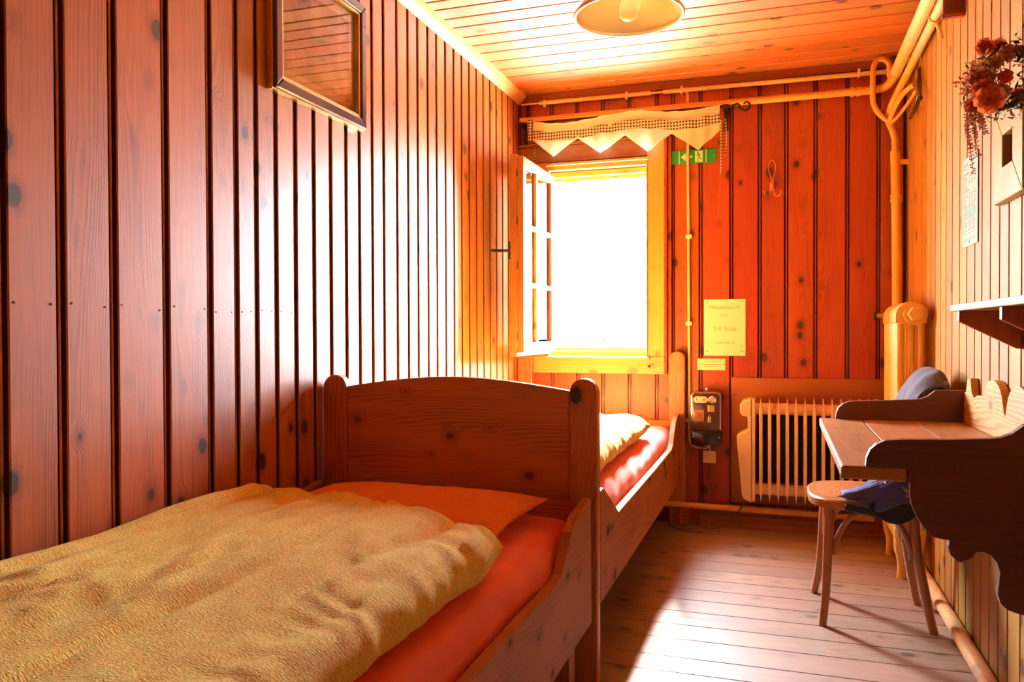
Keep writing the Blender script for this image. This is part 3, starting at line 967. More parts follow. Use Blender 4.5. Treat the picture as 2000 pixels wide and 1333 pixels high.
# valve between riser and radiator
vv = thing('radiator_valve', 'small dark brass valve on the back wall left of the column radiator', 'valve', (0.47, 4.33, 1.117))
m = MB()
m.tube([(0.452, 4.345, 1.117), (0.475, 4.345, 1.117), (0.545, 4.345, 1.117)], [0.011, 0.013, 0.013], 10)
m.build('body', 'brass', vv, smooth='angle')
MB().lathe([(0.0, 0.0), (0.020, 0.002), (0.022, 0.010), (0.014, 0.013), (0.006, 0.022)], (0.443, 4.345, 1.117), 'X', 12).build('hand_wheel', 'dull_metal', vv, smooth='angle')
MB().tube([(0.49, 4.345, 1.117), (0.49, 4.30, 1.117)], 0.008, 8).build('spindle', 'dull_metal', vv)
MB().lathe([(0.016, 0.0), (0.016, -0.012), (0.0, -0.014)], (0.49, 4.30, 1.117), 'Y', 8).build('lock_nut', 'brass', vv, smooth='angle')

# ------------------------------------------------------------------ heating pipes
hp = thing('heating_pipe', 'thick pale heating pipe under the ceiling bending onto the back wall', 'pipe', (0.5, 4.3, 2.24))
MB().tube([(0.528, y, 2.278) for y in (YF + 0.01, 0, 2, 4.22)], 0.026, 16).build('insulated_run', 'pipe_pale', hp, smooth='angle')
el = spline([(0.528, 4.222, 2.276), (0.522, 4.30, 2.266), (0.492, 4.358, 2.250), (0.42, 4.372, 2.246), (0.36, 4.374, 2.246)], 6)
MB().tube(el, 0.0205, 14).build('elbow', 'pipe', hp, smooth='angle')
MB().tube([(0.36, 4.374, 2.246), (-0.5, 4.378, 2.249), (XL + 0.02, 4.382, 2.252)], 0.0185, 14).build('wall_run', 'pipe', hp, smooth='angle')
for x in (0.375, 0.345):
    MB().tube([(x - 0.008, 4.374, 2.246), (x + 0.008, 4.374, 2.246)], 0.025, 14).build('coupling', 'pipe', hp, smooth='angle')
MB().tube([(0.528, 4.214, 2.277), (0.527, 4.236, 2.274)], 0.0285, 14).build('coupling', 'pipe', hp, smooth='angle')
for x in (-1.02, -0.25):
    MB().box(x - 0.008, x + 0.008, 4.385, YB - 0.0005, 2.235, 2.262).build('wall_clip', 'pipe', hp)

r2 = thing('riser_pipe', 'mottled yellow riser pipe running down the corner to the column radiator', 'pipe', (0.54, 4.36, 1.2))
MB().tube([(0.566, y, 2.246) for y in (YF + 0.01, 0, 2, 4.10)], 0.0175, 14).build('ceiling_run', 'pipe_pale', r2, smooth='angle')
MB().tube(spline([(0.566, 4.10, 2.246), (0.562, 4.16, 2.236), (0.540, 4.25, 2.19), (0.516, 4.33, 2.13), (0.513, 4.345, 2.08), (0.530, 4.352, 2.035), (0.541, 4.355, 1.99), (0.543, 4.355, 1.93)], 5),
          0.0175, 14).build('bend', 'pipe', r2, smooth='angle')
MB().tube([(0.543, 4.355, 1.93), (0.548, 4.355, 1.7), (0.551, 4.355, 1.4), (0.553, 4.355, 1.155), (0.553, 4.34, 1.125), (0.540, 4.14, 1.122)], 0.0235, 14).build('riser', 'pipe', r2, smooth='angle')
for z in (1.71, 1.69):
    MB().tube([(0.548, 4.355, z - 0.012), (0.548, 4.355, z + 0.004)], 0.028, 14).build('coupling', 'pipe', r2, smooth='angle')
MB().box(0.560, 0.600, 4.345, 4.365, 1.862, 1.886).build('wall_clip', 'pipe', r2)
MB().tube([(0.566, 3.425, 2.246), (0.566, 3.45, 2.246)], 0.0235, 14).build('clamp_ring', 'pipe', r2, smooth='angle')
MB().tube([(0.570, 3.437, 2.23), (0.584, 3.437, 2.19), (0.590, 3.437, 2.16)], 0.008, 8).build('clamp_tail', 'pipe', r2, smooth='angle')

lp = thing('expansion_loop', 'yellow bent pipe loop hooked over the thick pipe in the corner', 'pipe', (0.48, 4.33, 2.24))
pts = spline([(0.515, 4.318, 2.275), (0.515, 4.322, 2.325), (0.506, 4.326, 2.362), (0.484, 4.33, 2.382), (0.458, 4.33, 2.378), (0.441, 4.33, 2.345), (0.438, 4.33, 2.27),
              (0.438, 4.33, 2.20), (0.446, 4.33, 2.155), (0.470, 4.33, 2.112), (0.511, 4.325, 2.072)], 6)
MB().tube(pts, 0.0135, 12).build('loop', 'pipe', lp, smooth='angle')
for z in (2.30, 2.325):
    MB().tube([(0.515, 4.32, z - 0.006), (0.515, 4.32, z + 0.006)], 0.0175, 12).build('coupling', 'pipe', lp, smooth='angle')
MB().tube(spline([(0.511, 4.318, 2.070), (0.521, 4.22, 2.105), (0.540, 4.12, 2.138), (0.560, 4.04, 2.150), (0.578, 4.0, 2.150)], 5), 0.012, 12).build('branch', 'pipe', lp, smooth='angle')
MB().tube(spline([(0.511, 4.320, 2.058), (0.535, 4.24, 2.066), (0.556, 4.15, 2.088), (0.575, 4.06, 2.112), (0.585, 4.01, 2.130)], 5), 0.008, 10).build('branch', 'pipe', lp, smooth='angle')

fp = thing('floor_pipe', 'rusty heating pipe just above the skirting under the orange-brown board', 'pipe', (-0.1, 4.355, 0.107))
MB().tube([(-0.70, 4.350, 0.112), (-0.3, 4.350, 0.108), (0.45, 4.350, 0.102)], 0.0165, 12).build('run', 'pipe', fp, smooth='angle')
for x in (-0.445, -0.29):
    MB().box(x - 0.012, x + 0.012, 4.367, YB - 0.0165, 0.098, 0.118).build('wall_clip', 'dull_metal', fp)
for x in (-0.52, -0.475):
    MB().box(x - 0.014, x + 0.014, 4.352, YB - 0.0005, 0.0, 0.094).build('stand', 'base_x', fp)

# ------------------------------------------------------------------ conduits, meter, notes
cd = thing('ceiling_conduit', 'cream electrical conduit clipped along the top of the back wall', 'conduit', (-0.4, 4.40, 2.345))
MB().tube([(XL + 0.02, 4.398, 2.350), (-1.29, 4.398, 2.350)], 0.0055, 10).build('cable', 'conduit', cd, smooth='angle')
MB().tube([(-1.30, 4.398, 2.350), (-0.665, 4.398, 2.346)], 0.0125, 12).build('sleeve', 'conduit', cd, smooth='angle')
MB().tube([(-0.665, 4.398, 2.346), (-0.59, 4.398, 2.3455)], 0.006, 10).build('cable', 'conduit', cd, smooth='angle')
MB().tube([(-0.60, 4.398, 2.3455), (0.575, 4.398, 2.338)], 0.0125, 12).build('sleeve', 'conduit', cd, smooth='angle')
for x in (-1.27, -0.80, -0.50, 0.38):
    MB().box(x - 0.006, x + 0.006, 4.384, YB - 0.0005, 2.322, 2.364).build('clip', 'white_plastic', cd, bevel=0.002)
vc = thing('meter_conduit', 'thin cream conduit running straight down the back wall to the coin meter', 'conduit', (-0.465, 4.405, 1.3))
MB().tube(spline([(-0.600, 4.398, 2.3455), (-0.50, 4.398, 2.343), (-0.474, 4.404, 2.33), (-0.470, 4.409, 2.29), (-0.469, 4.4095, 2.05), (-0.466, 4.408, 1.5), (-0.463, 4.406, 0.9), (-0.462, 4.404, 0.60)], 6),
          0.0075, 12).build('tube', 'conduit', vc, smooth='angle')
MB().tube(spline([(-0.462, 4.404, 0.60), (-0.462, 4.404, 0.50), (-0.460, 4.404, 0.45), (-0.440, 4.404, 0.422), (-0.400, 4.40, 0.414), (-0.366, 4.385, 0.418), (-0.360, 4.375, 0.445)], 6),
          0.0065, 10).build('tail', 'conduit', vc, smooth='angle')
for z in (1.555, 1.085, 0.56):
    MB().box(-0.480, -0.447, 4.394, YB - 0.0005, z - 0.010, z + 0.010).build('clip', 'white_plastic', vc, bevel=0.002)

cm = thing('coin_meter', 'black and chrome coin-operated meter on the back wall left of the radiator board', 'meter', (-0.36, 4.36, 0.44))


def rrect(x0, x1, z0, z1, r, n=6):
    return (arc(x1 - r, z1 - r, r, 0, PI / 2, n) + arc(x0 + r, z1 - r, r, PI / 2, PI, n)
            + arc(x0 + r, z0 + r, r, PI, 1.5 * PI, n) + arc(x1 - r, z0 + r, r, 1.5 * PI, 2 * PI, n))


MB().prism(rrect(-0.448, -0.288, 0.505, 0.722, 0.024), lambda p, q, t: (p, t, q), 4.325, YB - 0.0005).build('chrome_case', 'chrome', cm, bevel=0.008, smooth='angle')
MB().prism(rrect(-0.440, -0.296, 0.512, 0.712, 0.018), lambda p, q, t: (p, t, q), 4.317, 4.3245).build('front_plate', 'brown_face', cm, bevel=0.003, smooth='angle')
MB().prism(rrect(-0.444, -0.284, 0.442, 0.5195, 0.012), lambda p, q, t: (p, t, q), 4.303, 4.316).build('terminal_cover', 'black', cm, bevel=0.004, smooth='angle')
MB().box(-0.442, -0.286, 4.3165, YB - 0.0005, 0.444, 0.504).build('terminal_box', 'black', cm, bevel=0.003)
dw = MB().prism(rrect(-0.431, -0.358, 0.664, 0.698, 0.0165), lambda p, q, t: (p, t, q), 4.3135, 4.3165).build('dial_window', 'white_plastic', cm, bevel=0.001)
for x, w in ((-0.414, 0.004), (-0.392, 0.0015), (-0.376, 0.007)):
    MB().box(x - w / 2, x + w / 2, 4.3122, 4.3133, 0.675, 0.689).build('dial_mark', 'petal_red', dw)
MB().lathe([(0.024, 0.0), (0.022, -0.010), (0.014, -0.016), (0.012, -0.010), (0.0, -0.010)], (-0.334, 4.3165, 0.680), 'Y', 20).build('coin_knob', 'chrome', cm, smooth='angle')
MB().box(-0.356, -0.322, 4.3140, 4.3165, 0.618, 0.652).build('brass_plate', 'brass', cm, bevel=0.001)
plb = MB().box(-0.421, -0.376, 4.3150, 4.3165, 0.566, 0.627).build('paper_label', 'petal_pink', cm)
for z in (0.606, 0.597, 0.588):
    MB().box(-0.410, -0.388, 4.3143, 4.3149, z, z + 0.002).build('label_line', 'brown_face', plb)
plk = MB().box(-0.357, -0.339, 4.3080, 4.3160, 0.562, 0.586).build('padlock', 'brass', cm, bevel=0.002)
MB().tube([(-0.353, 4.312, 0.586), (-0.353, 4.312, 0.594), (-0.348, 4.312, 0.599), (-0.343, 4.312, 0.594), (-0.343, 4.312, 0.586)], 0.0018, 8).build('shackle', 'chrome', plk)
MB().lathe([(0.0, 0.026), (0.008, 0.022), (0.011, 0.013), (0.008, 0.004), (0.005, 0.0)], (-0.366, 4.36, 0.722), 'Z', 14).build('top_knob', 'chrome', cm, smooth='angle')
for x, z in ((-0.431, 0.487), (-0.298, 0.487)):
    MB().lathe([(0.005, 0.0), (0.004, -0.004), (0.0, -0.005)], (x, 4.303, z), 'Y', 10).build('screw', 'chrome', cm)

jb = thing('junction_box', 'small square cream junction box below the coin meter', 'junction box', (-0.354, 4.40, 0.335))
MB().box(-0.389, -0.321, 4.385, YB - 0.0005, 0.336, 0.402).build('box', 'cream_metal', jb, bevel=0.003)
MB().tube([(-0.352, 4.40, 0.402), (-0.352, 4.40, 0.441)], 0.006, 8).build('gland', 'conduit', jb)
cb = MB()
cb.tube(spline([(-0.352, 4.40, 0.335), (-0.350, 4.40, 0.24), (-0.335, 4.385, 0.135), (-0.330, 4.32, 0.05), (-0.36, 4.26, 0.010), (-0.43, 4.215, 0.008), (-0.52, 4.25, 0.008),
                (-0.55, 4.30, 0.008), (-0.46, 4.335, 0.008), (-0.33, 4.31, 0.010), (-0.23, 4.33, 0.06), (-0.17, 4.335, 0.15), (-0.15, 4.31, 0.19)], 8), 0.0038, 8)
tag(cb.build('power_cable', 'cable', smooth=True), 'thin grey cable from the junction box looped on the floorboards', 'cable')

pn = thing('paper_notice', 'yellowed paper notice about coins pinned above the small label plate', 'notice', (-0.277, YB - 0.001, 1.06))
MB().box(-0.385, -0.170, YB - 0.0035, YB - 0.0015, 0.911, 1.214).build('sheet', 'paper', pn)
for body, sz, x, z in (('Münzeinwurf', 0.030, -0.279, 1.169), ('nur', 0.028, -0.280, 1.131), ('2 €', 0.030, -0.313, 1.054), ('Stück', 0.030, -0.247, 1.054)):
    lettering(body, sz, (x, YB - 0.0042, z), (PI / 2, 0, 0), 'ink', pn)
m = MB()
for i in range(8):
    m.box(-0.330 + 0.013 * i, -0.330 + 0.013 * i + (0.010 if i % 3 else 0.005), YB - 0.0042, YB - 0.0037, 0.977, 0.983)
m.build('small_print', 'ink', pn)['kind'] = 'stuff'
for x in (-0.368, -0.187):
    for z in (0.935, 1.200):
        MB().lathe([(0.003, 0.0), (0.002, -0.0015), (0.0, -0.002)], (x, YB - 0.0036, z), 'Y', 8).build('pin', 'dull_metal', pn)

lpk = thing('label_plate', 'small oblong cream label plate below the paper notice', 'label', (-0.347, YB - 0.001, 0.86))
MB().box(-0.420, -0.273, YB - 0.0045, YB - 0.0006, 0.833, 0.895).build('plate', 'paper', lpk, bevel=0.001)
m = MB()
for z, a, b in ((0.879, -0.385, -0.297), (0.864, -0.398, -0.295), (0.851, -0.383, -0.318)):
    m.box(a, b, YB - 0.0051, YB - 0.0046, z - 0.0015, z + 0.0015)
m.build('print', 'ink', lpk)
for x in (-0.408, -0.281):
    MB().lathe([(0.003, 0.0), (0.002, -0.0012), (0.0, -0.0016)], (x, YB - 0.0046, 0.865), 'Y', 8).build('screw', 'dull_metal', lpk)

ex = thing('exit_sign', 'green emergency exit sign with arrow and running figure right of the window', 'sign', (-0.443, YB - 0.001, 1.985))
Y0 = YB - 0.0055
MB().box(-0.566, -0.320, Y0, YB - 0.0006, 1.950, 2.024).build('plate', 'sign_green', ex, bevel=0.0015)
for x in (-0.516, -0.374):
    MB().box(x - 0.002, x + 0.002, Y0 - 0.0008, Y0 - 0.0002, 1.9515, 2.0225).build('stripe', 'sign_cream', ex)
MB().prism([(-0.508, 1.987), (-0.480, 2.009), (-0.480, 1.992), (-0.446, 1.992), (-0.446, 1.982), (-0.480, 1.982), (-0.480, 1.965)],
           lambda p, q, t: (p, t, q), Y0 - 0.0008, Y0 - 0.0002).build('arrow', 'sign_cream', ex)
MB().box(-0.432, -0.391, Y0 - 0.0008, Y0 - 0.0002, 1.956, 2.016).build('door_symbol', 'sign_cream', ex)
rm = MB()
yr = Y0 - 0.0012
rm.lathe([(0.0045, 0.0), (0.0045, -0.0004), (0.0, -0.0005)], (-0.4185, yr + 0.0003, 2.008), 'Y', 12)


def limb(m, a, b, w):
    a, b = Vector((a[0], yr, a[1])), Vector((b[0], yr, b[1]))
    d = (b - a).normalized()
    s = Vector((-d.z, 0, d.x)) * w
    m.add([a - s, b - s, b + s, a + s], [(0, 1, 2, 3)])


for a, b, w in (((-0.416, 2.002), (-0.409, 1.984), 0.0032), ((-0.415, 2.000), (-0.425, 1.992), 0.0016), ((-0.414, 2.000), (-0.402, 1.992), 0.0016),
                ((-0.409, 1.985), (-0.418, 1.974), 0.0022), ((-0.418, 1.974), (-0.416, 1.960), 0.0020), ((-0.409, 1.985), (-0.402, 1.974), 0.0022), ((-0.402, 1.974), (-0.394, 1.968), 0.0020)):
    limb(rm, a, b, w)
rm.build('running_figure', 'sign_green', ex)
for x in (-0.558, -0.328):
    MB().lathe([(0.003, 0.0), (0.002, -0.0012), (0.0, -0.0016)], (x, Y0 - 0.0002, 1.987), 'Y', 8).build('screw', 'sign_cream', ex)

wh = thing('wire_hook', 'twisted copper wire coat hook on the back wall', 'hook', (-0.035, 4.41, 1.75))
MB().tube(spline([(-0.034, 4.405, 1.822), (-0.050, 4.405, 1.875), (-0.053, 4.405, 1.91), (-0.036, 4.410, 1.938), (-0.020, 4.405, 1.91), (-0.022, 4.405, 1.875), (-0.030, 4.405, 1.822)], 6),
          0.0022, 8).build('eye', 'copper', wh, smooth=True)
hx = [(-0.036 + 0.011 * math.cos(a), 4.404 + 0.009 * math.sin(a), 1.822 - 0.0035 * a / PI * 1.0) for a in [i * PI / 5 for i in range(66)]]
MB().tube(hx, 0.0025, 6).build('twist', 'copper', wh, smooth=True)
MB().tube(spline([(-0.040, 4.404, 1.785), (-0.046, 4.39, 1.755), (-0.058, 4.375, 1.743), (-0.071, 4.36, 1.755), (-0.075, 4.355, 1.773)], 5), 0.0025, 8).build('prong', 'copper', wh, smooth=True)
MB().tube(spline([(-0.030, 4.404, 1.785), (-0.022, 4.39, 1.752), (-0.008, 4.375, 1.741), (0.004, 4.36, 1.752), (0.008, 4.355, 1.771)], 5), 0.0025, 8).build('prong', 'copper', wh, smooth=True)

# ------------------------------------------------------------------ valance
rod = thing('curtain_rod', 'wrought iron curtain rod above the window with a scroll at its end', 'curtain rod', (-0.8, 4.335, 2.222))
MB().tube([(-1.405, 4.335, 2.224), (-0.245, 4.335, 2.222)], 0.006, 10).build('bar', 'iron', rod, smooth='angle')
for x in (-1.385, -0.268):
    m = MB()
    m.box(x - 0.013, x + 0.013, 4.322, YB - 0.0005, 2.205, 2.2295)
    m.box(x - 0.011, x + 0.011, YB - 0.020, YB - 0.0007, 2.110, 2.205)
    m.build('bracket', 'iron', rod, bevel=0.002)
sc = [(-0.245, 4.335, 2.218), (-0.225, 4.335, 2.224), (-0.205, 4.335, 2.228)]
for i in range(22):
    a = PI * 0.98 + i * 0.28
    r = 0.034 * (1 - i / 30)
    sc.append((-0.166 + r * math.cos(a), 4.335, 2.218 + r * math.sin(a)))
MB().tube(sc, [0.006] * 3 + [0.006 - 0.0015 * i / 21 for i in range(22)], 8).build('scroll', 'iron', rod, smooth=True)

VX0, VX1 = -1.315, -0.296
pk = [(0.0, 2.120), (0.115, 2.022), (0.253, 2.112), (0.380, 2.020), (0.512, 2.108), (0.630, 2.010), (0.755, 2.098), (0.892, 2.000), (1.0, 2.090)]


def zig(u):
    for (a, za), (b, zb_) in zip(pk, pk[1:]):
        if u <= b:
            return za + (zb_ - za) * (u - a) / (b - a)
    return pk[-1][1]


def vy(u, h):
    w = 0.006 * math.sin(u * 60 + 4 * nz(u * 5, 0.3)) * (0.4 + h) + 0.007 * nz(u * 9, h * 2)
    return 4.318 + w


def vtop(u):
    return 2.216 - 0.022 * math.sin(PI * min(1, u / 0.38)) * (u < 0.38) + 0.012 * math.exp(-((u - 0.56) / 0.09) ** 2) - 0.016 * math.exp(-((u - 0.82) / 0.12) ** 2)


va = thing('valance', 'white cotton valance with zigzag hem and gingham band above the window', 'curtain', (-0.8, 4.318, 2.10))
m = MB()
m.grid(150, 14, lambda u, v: (VX0 + (VX1 - VX0) * u, vy(u, 1 - v), zig(u) + (vtop(u) - zig(u)) * v))
vcl = m.build('cloth', 'cloth_white', va, smooth=True)
m = MB()
m.grid(150, 6, lambda u, v: (VX0 + (VX1 - VX0) * u, vy(u, 0.5) - 0.0035, vtop(u) - 0.088 + 0.050 * v))
m.build('gingham_band', 'gingham', vcl, smooth=True)
m = MB()
m.grid(150, 8, lambda u, v: (VX0 + (VX1 - VX0) * u, 4.335 - 0.016 * math.sin(PI * v) - 0.001 * v + 0.003 * nz(u * 30, v), vtop(u) - 0.006 + 0.016 * math.sin(PI * (v - 0.0)) * (0.7 + 0.5 * nz(u * 16, 3.0)) + 0.010 * v))
m.build('gathered_heading', 'hem_white', va, smooth=True)
m = MB()
m.grid(150, 1, lambda u, v: (VX0 + (VX1 - VX0) * u, vy(u, 1.0) - 0.0025, zig(u) + 0.008 * v))
m.build('hem', 'hem_white', vcl, smooth=True)
m = MB()
m.grid(4, 10, lambda u, v: (-1.348 + 0.028 * u, 4.322 + 0.004 * math.sin(v * 7 + u * 3), 2.118 + 0.122 * v))
m.build('side_flap', 'gingham', va, smooth=True)
for x, z0, z1 in ((-1.309, 1.985, 2.108), (-0.291, 1.865, 2.145), (-0.268, 1.960, 2.150)):
    m = MB()
    m.grid(2, 12, lambda u, v: (x + 0.007 * (u - .5) + 0.004 * math.sin(v * 3), 4.312 + 0.003 * math.sin(v * 9), z0 + (z1 - z0) * v))
    m.build('tie_ribbon', 'gingham', va, smooth=True)

# ------------------------------------------------------------------ picture on the left wall
pf = thing('framed_picture', 'dark and gilt framed sepia picture hanging on the left wall', 'picture', (XL + 0.02, 2.29, 1.765))
FY0, FY1, FZ0, FZ1 = 2.010, 2.550, 1.768, 2.206
fx0, fx1 = XL + 0.0005, XL + 0.034


def mitred(u0, u1, z0, z1, w, fn):
    o = [(u0, z0), (u1, z0), (u1, z1), (u0, z1)]
    i = [(u0 + w, z0 + w), (u1 - w, z0 + w), (u1 - w, z1 - w), (u0 + w, z1 - w)]
    for k in range(4):
        k2 = (k + 1) % 4
        yield [o[k], o[k2], i[k2], i[k]]


for quad in mitred(FY0, FY1, FZ0, FZ1, 0.034, None):
    MB().prism(quad, lambda p, q, t: (t, p, q), fx0, fx1).build('frame_side', 'frame_dark', pf, bevel=0.005, seg=3)
for quad in mitred(FY0 + 0.0345, FY1 - 0.0345, FZ0 + 0.0345, FZ1 - 0.0345, 0.010, None):
    MB().prism(quad, lambda p, q, t: (t, p, q), fx0, fx1 - 0.006).build('gilt_slip', 'gilt', pf, bevel=0.002)
for quad in mitred(FY0 - 0.0045, FY1 + 0.0045, FZ0 - 0.0045, FZ1 + 0.0045, 0.0042, None):
    MB().prism(quad, lambda p, q, t: (t, p, q), fx0, fx1 - 0.012).build('gilt_edge', 'gilt', pf, bevel=0.001)
for quad in mitred(FY0 + 0.045, FY1 - 0.045, FZ0 + 0.045, FZ1 - 0.045, 0.035, None):
    MB().prism(quad, lambda p, q, t: (t, p, q), fx0, fx0 + 0.008).build('mount', 'mount', pf)
MB().box(fx0, fx0 + 0.006, FY0 + 0.0805, FY1 - 0.0805, FZ0 + 0.0805, FZ1 - 0.0805).build('print', 'sepia', pf)
MB().box(fx0 + 0.012, fx0 + 0.014, FY0 + 0.045, FY1 - 0.045, FZ0 + 0.045, FZ1 - 0.045).build('glazing', 'picture_glass', pf)

# ------------------------------------------------------------------ pendant lamp
LX, LY, LZ = -0.455, 2.54, 2.052
pl = thing('pendant_lamp', 'enamel pendant lamp with a bare bulb hanging from the board ceiling', 'lamp', (LX, LY, LZ))
sh = [(0.171, 0.0), (0.163, 0.018), (0.135, 0.050), (0.095, 0.080), (0.055, 0.103), (0.030, 0.118), (0.030, 0.150)]
m = MB()
prof = sh + [(0.027, 0.150), (0.027, 0.116)] + [(r - 0.003, h - 0.0035) for r, h in sh[4::-1]][:-1] + [(0.1685, 0.0)]
m.lathe(prof, (LX, LY, LZ), 'Z', 56, cap=False)
shade = m.build('shade', 'shade_in', pl, smooth=True)
m = MB()
m.tube([(LX + 0.1705 * math.cos(a), LY + 0.1705 * math.sin(a), LZ) for a in [2 * PI * i / 64 for i in range(64)]], 0.0060, 8, closed=True)
m.build('rim', 'rim_white', shade, smooth=True)
MB().lathe([(0.020, 0.10), (0.022, 0.085), (0.024, 0.062), (0.0235, 0.055)], (LX, LY, LZ), 'Z', 24).build('bulb_holder', 'white_plastic', pl, smooth='angle')
MB().lathe([(0.0, -0.018), (0.014, -0.016), (0.028, -0.006), (0.0355, 0.010), (0.0350, 0.028), (0.029, 0.046), (0.0236, 0.055)], (LX, LY, LZ), 'Z', 28).build('bulb', 'bulb', pl, smooth=True)
MB().tube([(LX, LY, LZ + 0.15), (LX, LY, ZC - 0.02)], 0.004, 8).build('cord', 'white_plastic', pl)
MB().lathe([(0.012, -0.045), (0.045, -0.012), (0.048, -0.0008), (0.0, -0.0008)], (LX, LY, ZC), 'Z', 24).build('ceiling_rose', 'white_plastic', pl, smooth='angle')

# ------------------------------------------------------------------ wall desk
dk = thing('wall_desk', 'wall-hung wooden writing desk with scalloped back and carved side brackets', 'desk', (0.37, 2.45, 0.72))
DT0, DT1 = 0.712, 0.742
D0, D1 = 1.945, 2.985
MB().box(0.133, 0.268, D0, D1, DT0, DT1).build('top_board', 'desk_y', dk, bevel=0.005)
MB().box(0.2695, 0.430, D0 + 0.026, D1 - 0.026, DT0, DT1 - 0.0005).build('top_board', 'desk_y', dk, bevel=0.0015)
MB().box(0.4305, XR - 0.0045, D0 + 0.026, D1 - 0.026, DT0, DT1 - 0.0005).build('top_board', 'desk_y', dk, bevel=0.0015)


def cheek_outline(dx, dz):
    up_ = [(0.184, 0.7425), (0.186, 0.762), (0.193, 0.780), (0.206, 0.793), (0.224, 0.802), (0.262, 0.806), (0.35, 0.809), (0.43, 0.814), (0.452, 0.818), (0.470, 0.826), (0.483, 0.837), (0.493, 0.846), (XR - 0.0045, 0.848)]
    lo = [(XR - 0.0045, 0.418), (0.545, 0.424), (0.505, 0.438), (0.480, 0.443), (0.462, 0.449), (0.450, 0.461), (0.4445, 0.480), (0.447, 0.505), (0.449, 0.528), (0.443, 0.548), (0.432, 0.562), (0.418, 0.569),
          (0.402, 0.567), (0.400, 0.559), (0.390, 0.551), (0.374, 0.543), (0.366, 0.545), (0.354, 0.558), (0.350, 0.575), (0.353, 0.590), (0.340, 0.590), (0.318, 0.594), (0.300, 0.615), (0.286, 0.640), (0.277, 0.664), (0.274, 0.685), (0.274, 0.7115)]
    return up_, lo


up_, lo = cheek_outline(0, 0)
for y0, nm in ((D0, 'side_bracket'), (D1 - 0.0255, 'side_bracket')):
    MB().prism([(0.2695, 0.7425), ] + up_[1:] [:0] + [(0.184, 0.7425)] + up_[1:] + lo + [(0.2695, 0.7115)], lambda p, q, t: (p, t, q), y0, y0 + 0.0255).build(nm, 'desk_dark', dk, bevel=0.002)
# scalloped back: rows of rounded lobes with deep notches
bk = [(D0 + 0.026, 0.7425), (D1 - 0.0265, 0.7425), (D1 - 0.0265, 0.842), (2.930, 0.846), (2.918, 0.872), (2.905, 0.890), (2.868, 0.893), (2.862, 0.872), (2.850, 0.846), (2.828, 0.836), (2.802, 0.838), (2.775, 0.846)]
for c in (2.590, 2.330):
    w = 0.108
    for i in range(11):
        a = PI * 0.06 + i * (PI * 0.88) / 10
        bk.append((c + w * math.cos(a), 0.838 + 0.066 * math.sin(a)))
    bk.append((c - 0.122, 0.822))
    if c > 2.4:
        bk.append((c - 0.134, 0.812))
        bk.append((c - 0.140, 0.822))
bk += [(2.185, 0.836), (2.160, 0.836), (2.150, 0.846), (2.128, 0.893), (2.080, 0.890), (2.065, 0.850), (D0 + 0.026, 0.842)]
MB().prism(bk, lambda p, q, t: (t, p, q), XR - 0.024, XR - 0.002).build('scalloped_back', 'desk_pale', dk, bevel=0.002)

# ------------------------------------------------------------------ shelf
sf = thing('wall_shelf', 'narrow pine wall shelf on triangular brackets above the desk', 'shelf', (0.52, 2.2, 1.10))
MB().box(0.448, XR - 0.0005, 1.30, 2.475, 1.098, 1.116).build('board', 'shelf_pale', sf, bevel=0.002)
for y in (2.385, 1.955, 1.50):
    tri = [(0.452, 1.0975), (0.452, 1.070), (0.588, 0.998), (XR - 0.001, 0.998), (XR - 0.001, 1.0975)]
    MB().prism(tri, lambda p, q, t: (p, t, q), y, y + 0.020).build('bracket', 'shelf_dark', sf, bevel=0.0015)

# ------------------------------------------------------------------ notices on the right wall
pr = thing('price_list', 'white printed price list with green bands pinned to the right wall', 'notice', (XR - 0.002, 2.99, 1.47))
PY0, PY1, PZ0, PZ1 = 2.875, 3.095, 1.326, 1.622
PX = XR - 0.004
MB().box(PX, PX + 0.0018, PY0, PY1, PZ0, PZ1).build('sheet', 'paper_white', pr)


def strip(m, y0, y1, z, h):            # y0 is measured from the sheet's left edge as read (its far edge)
    m.box(PX - 0.0008, PX - 0.0002, PY1 - y1, PY1 - y0, z - h / 2, z + h / 2)


g = MB()
strip(g, 0.025, 0.185, 1.436, 0.026)
g.build('green_band', 'ink_green', pr)
for y0_, y1_, z, h in ((0.022, 0.185, 1.349, 0.010), (0.022, 0.075, 1.600, 0.005), (0.022, 0.095, 1.569, 0.005), (0.022, 0.095, 1.512, 0.005), (0.130, 0.185, 1.604, 0.010)):
    g = MB()
    strip(g, y0_, y1_, z, h)
    g.build('heading_bar', 'ink_olive', pr)
g = MB()
rr = random.Random(4)
for z in [1.588, 1.558, 1.550, 1.542, 1.534, 1.526, 1.519, 1.500, 1.492, 1.484, 1.476, 1.468, 1.462, 1.410, 1.404, 1.398, 1.392, 1.384, 1.378, 1.368]:
    strip(g, 0.022, 0.022 + rr.uniform(0.035, 0.06), z, 0.0022)
    if 1.46 < z < 1.56 and abs(z - 1.52) > 0.008:
        for c in (0.10, 0.135, 0.17):
            strip(g, c, c + 0.016, z, 0.0022)
    elif z < 1.42:
        strip(g, 0.085, 0.085 + rr.uniform(0.03, 0.045), z, 0.0022)
        strip(g, 0.14, 0.14 + rr.uniform(0.03, 0.045), z, 0.0022)
strip(g, 0.03, 0.17, 1.455, 0.003)
strip(g, 0.03, 0.17, 1.418, 0.003)
g.build('print_lines', 'ink_brown', pr)['kind'] = 'stuff'
for z in (1.612, 1.338):
    MB().lathe([(0.003, 0.0), (0.002, -0.0015), (0.0, -0.002)], (PX - 0.0003, 2.985, z), 'X', 8).build('pin', 'dull_metal', pr)

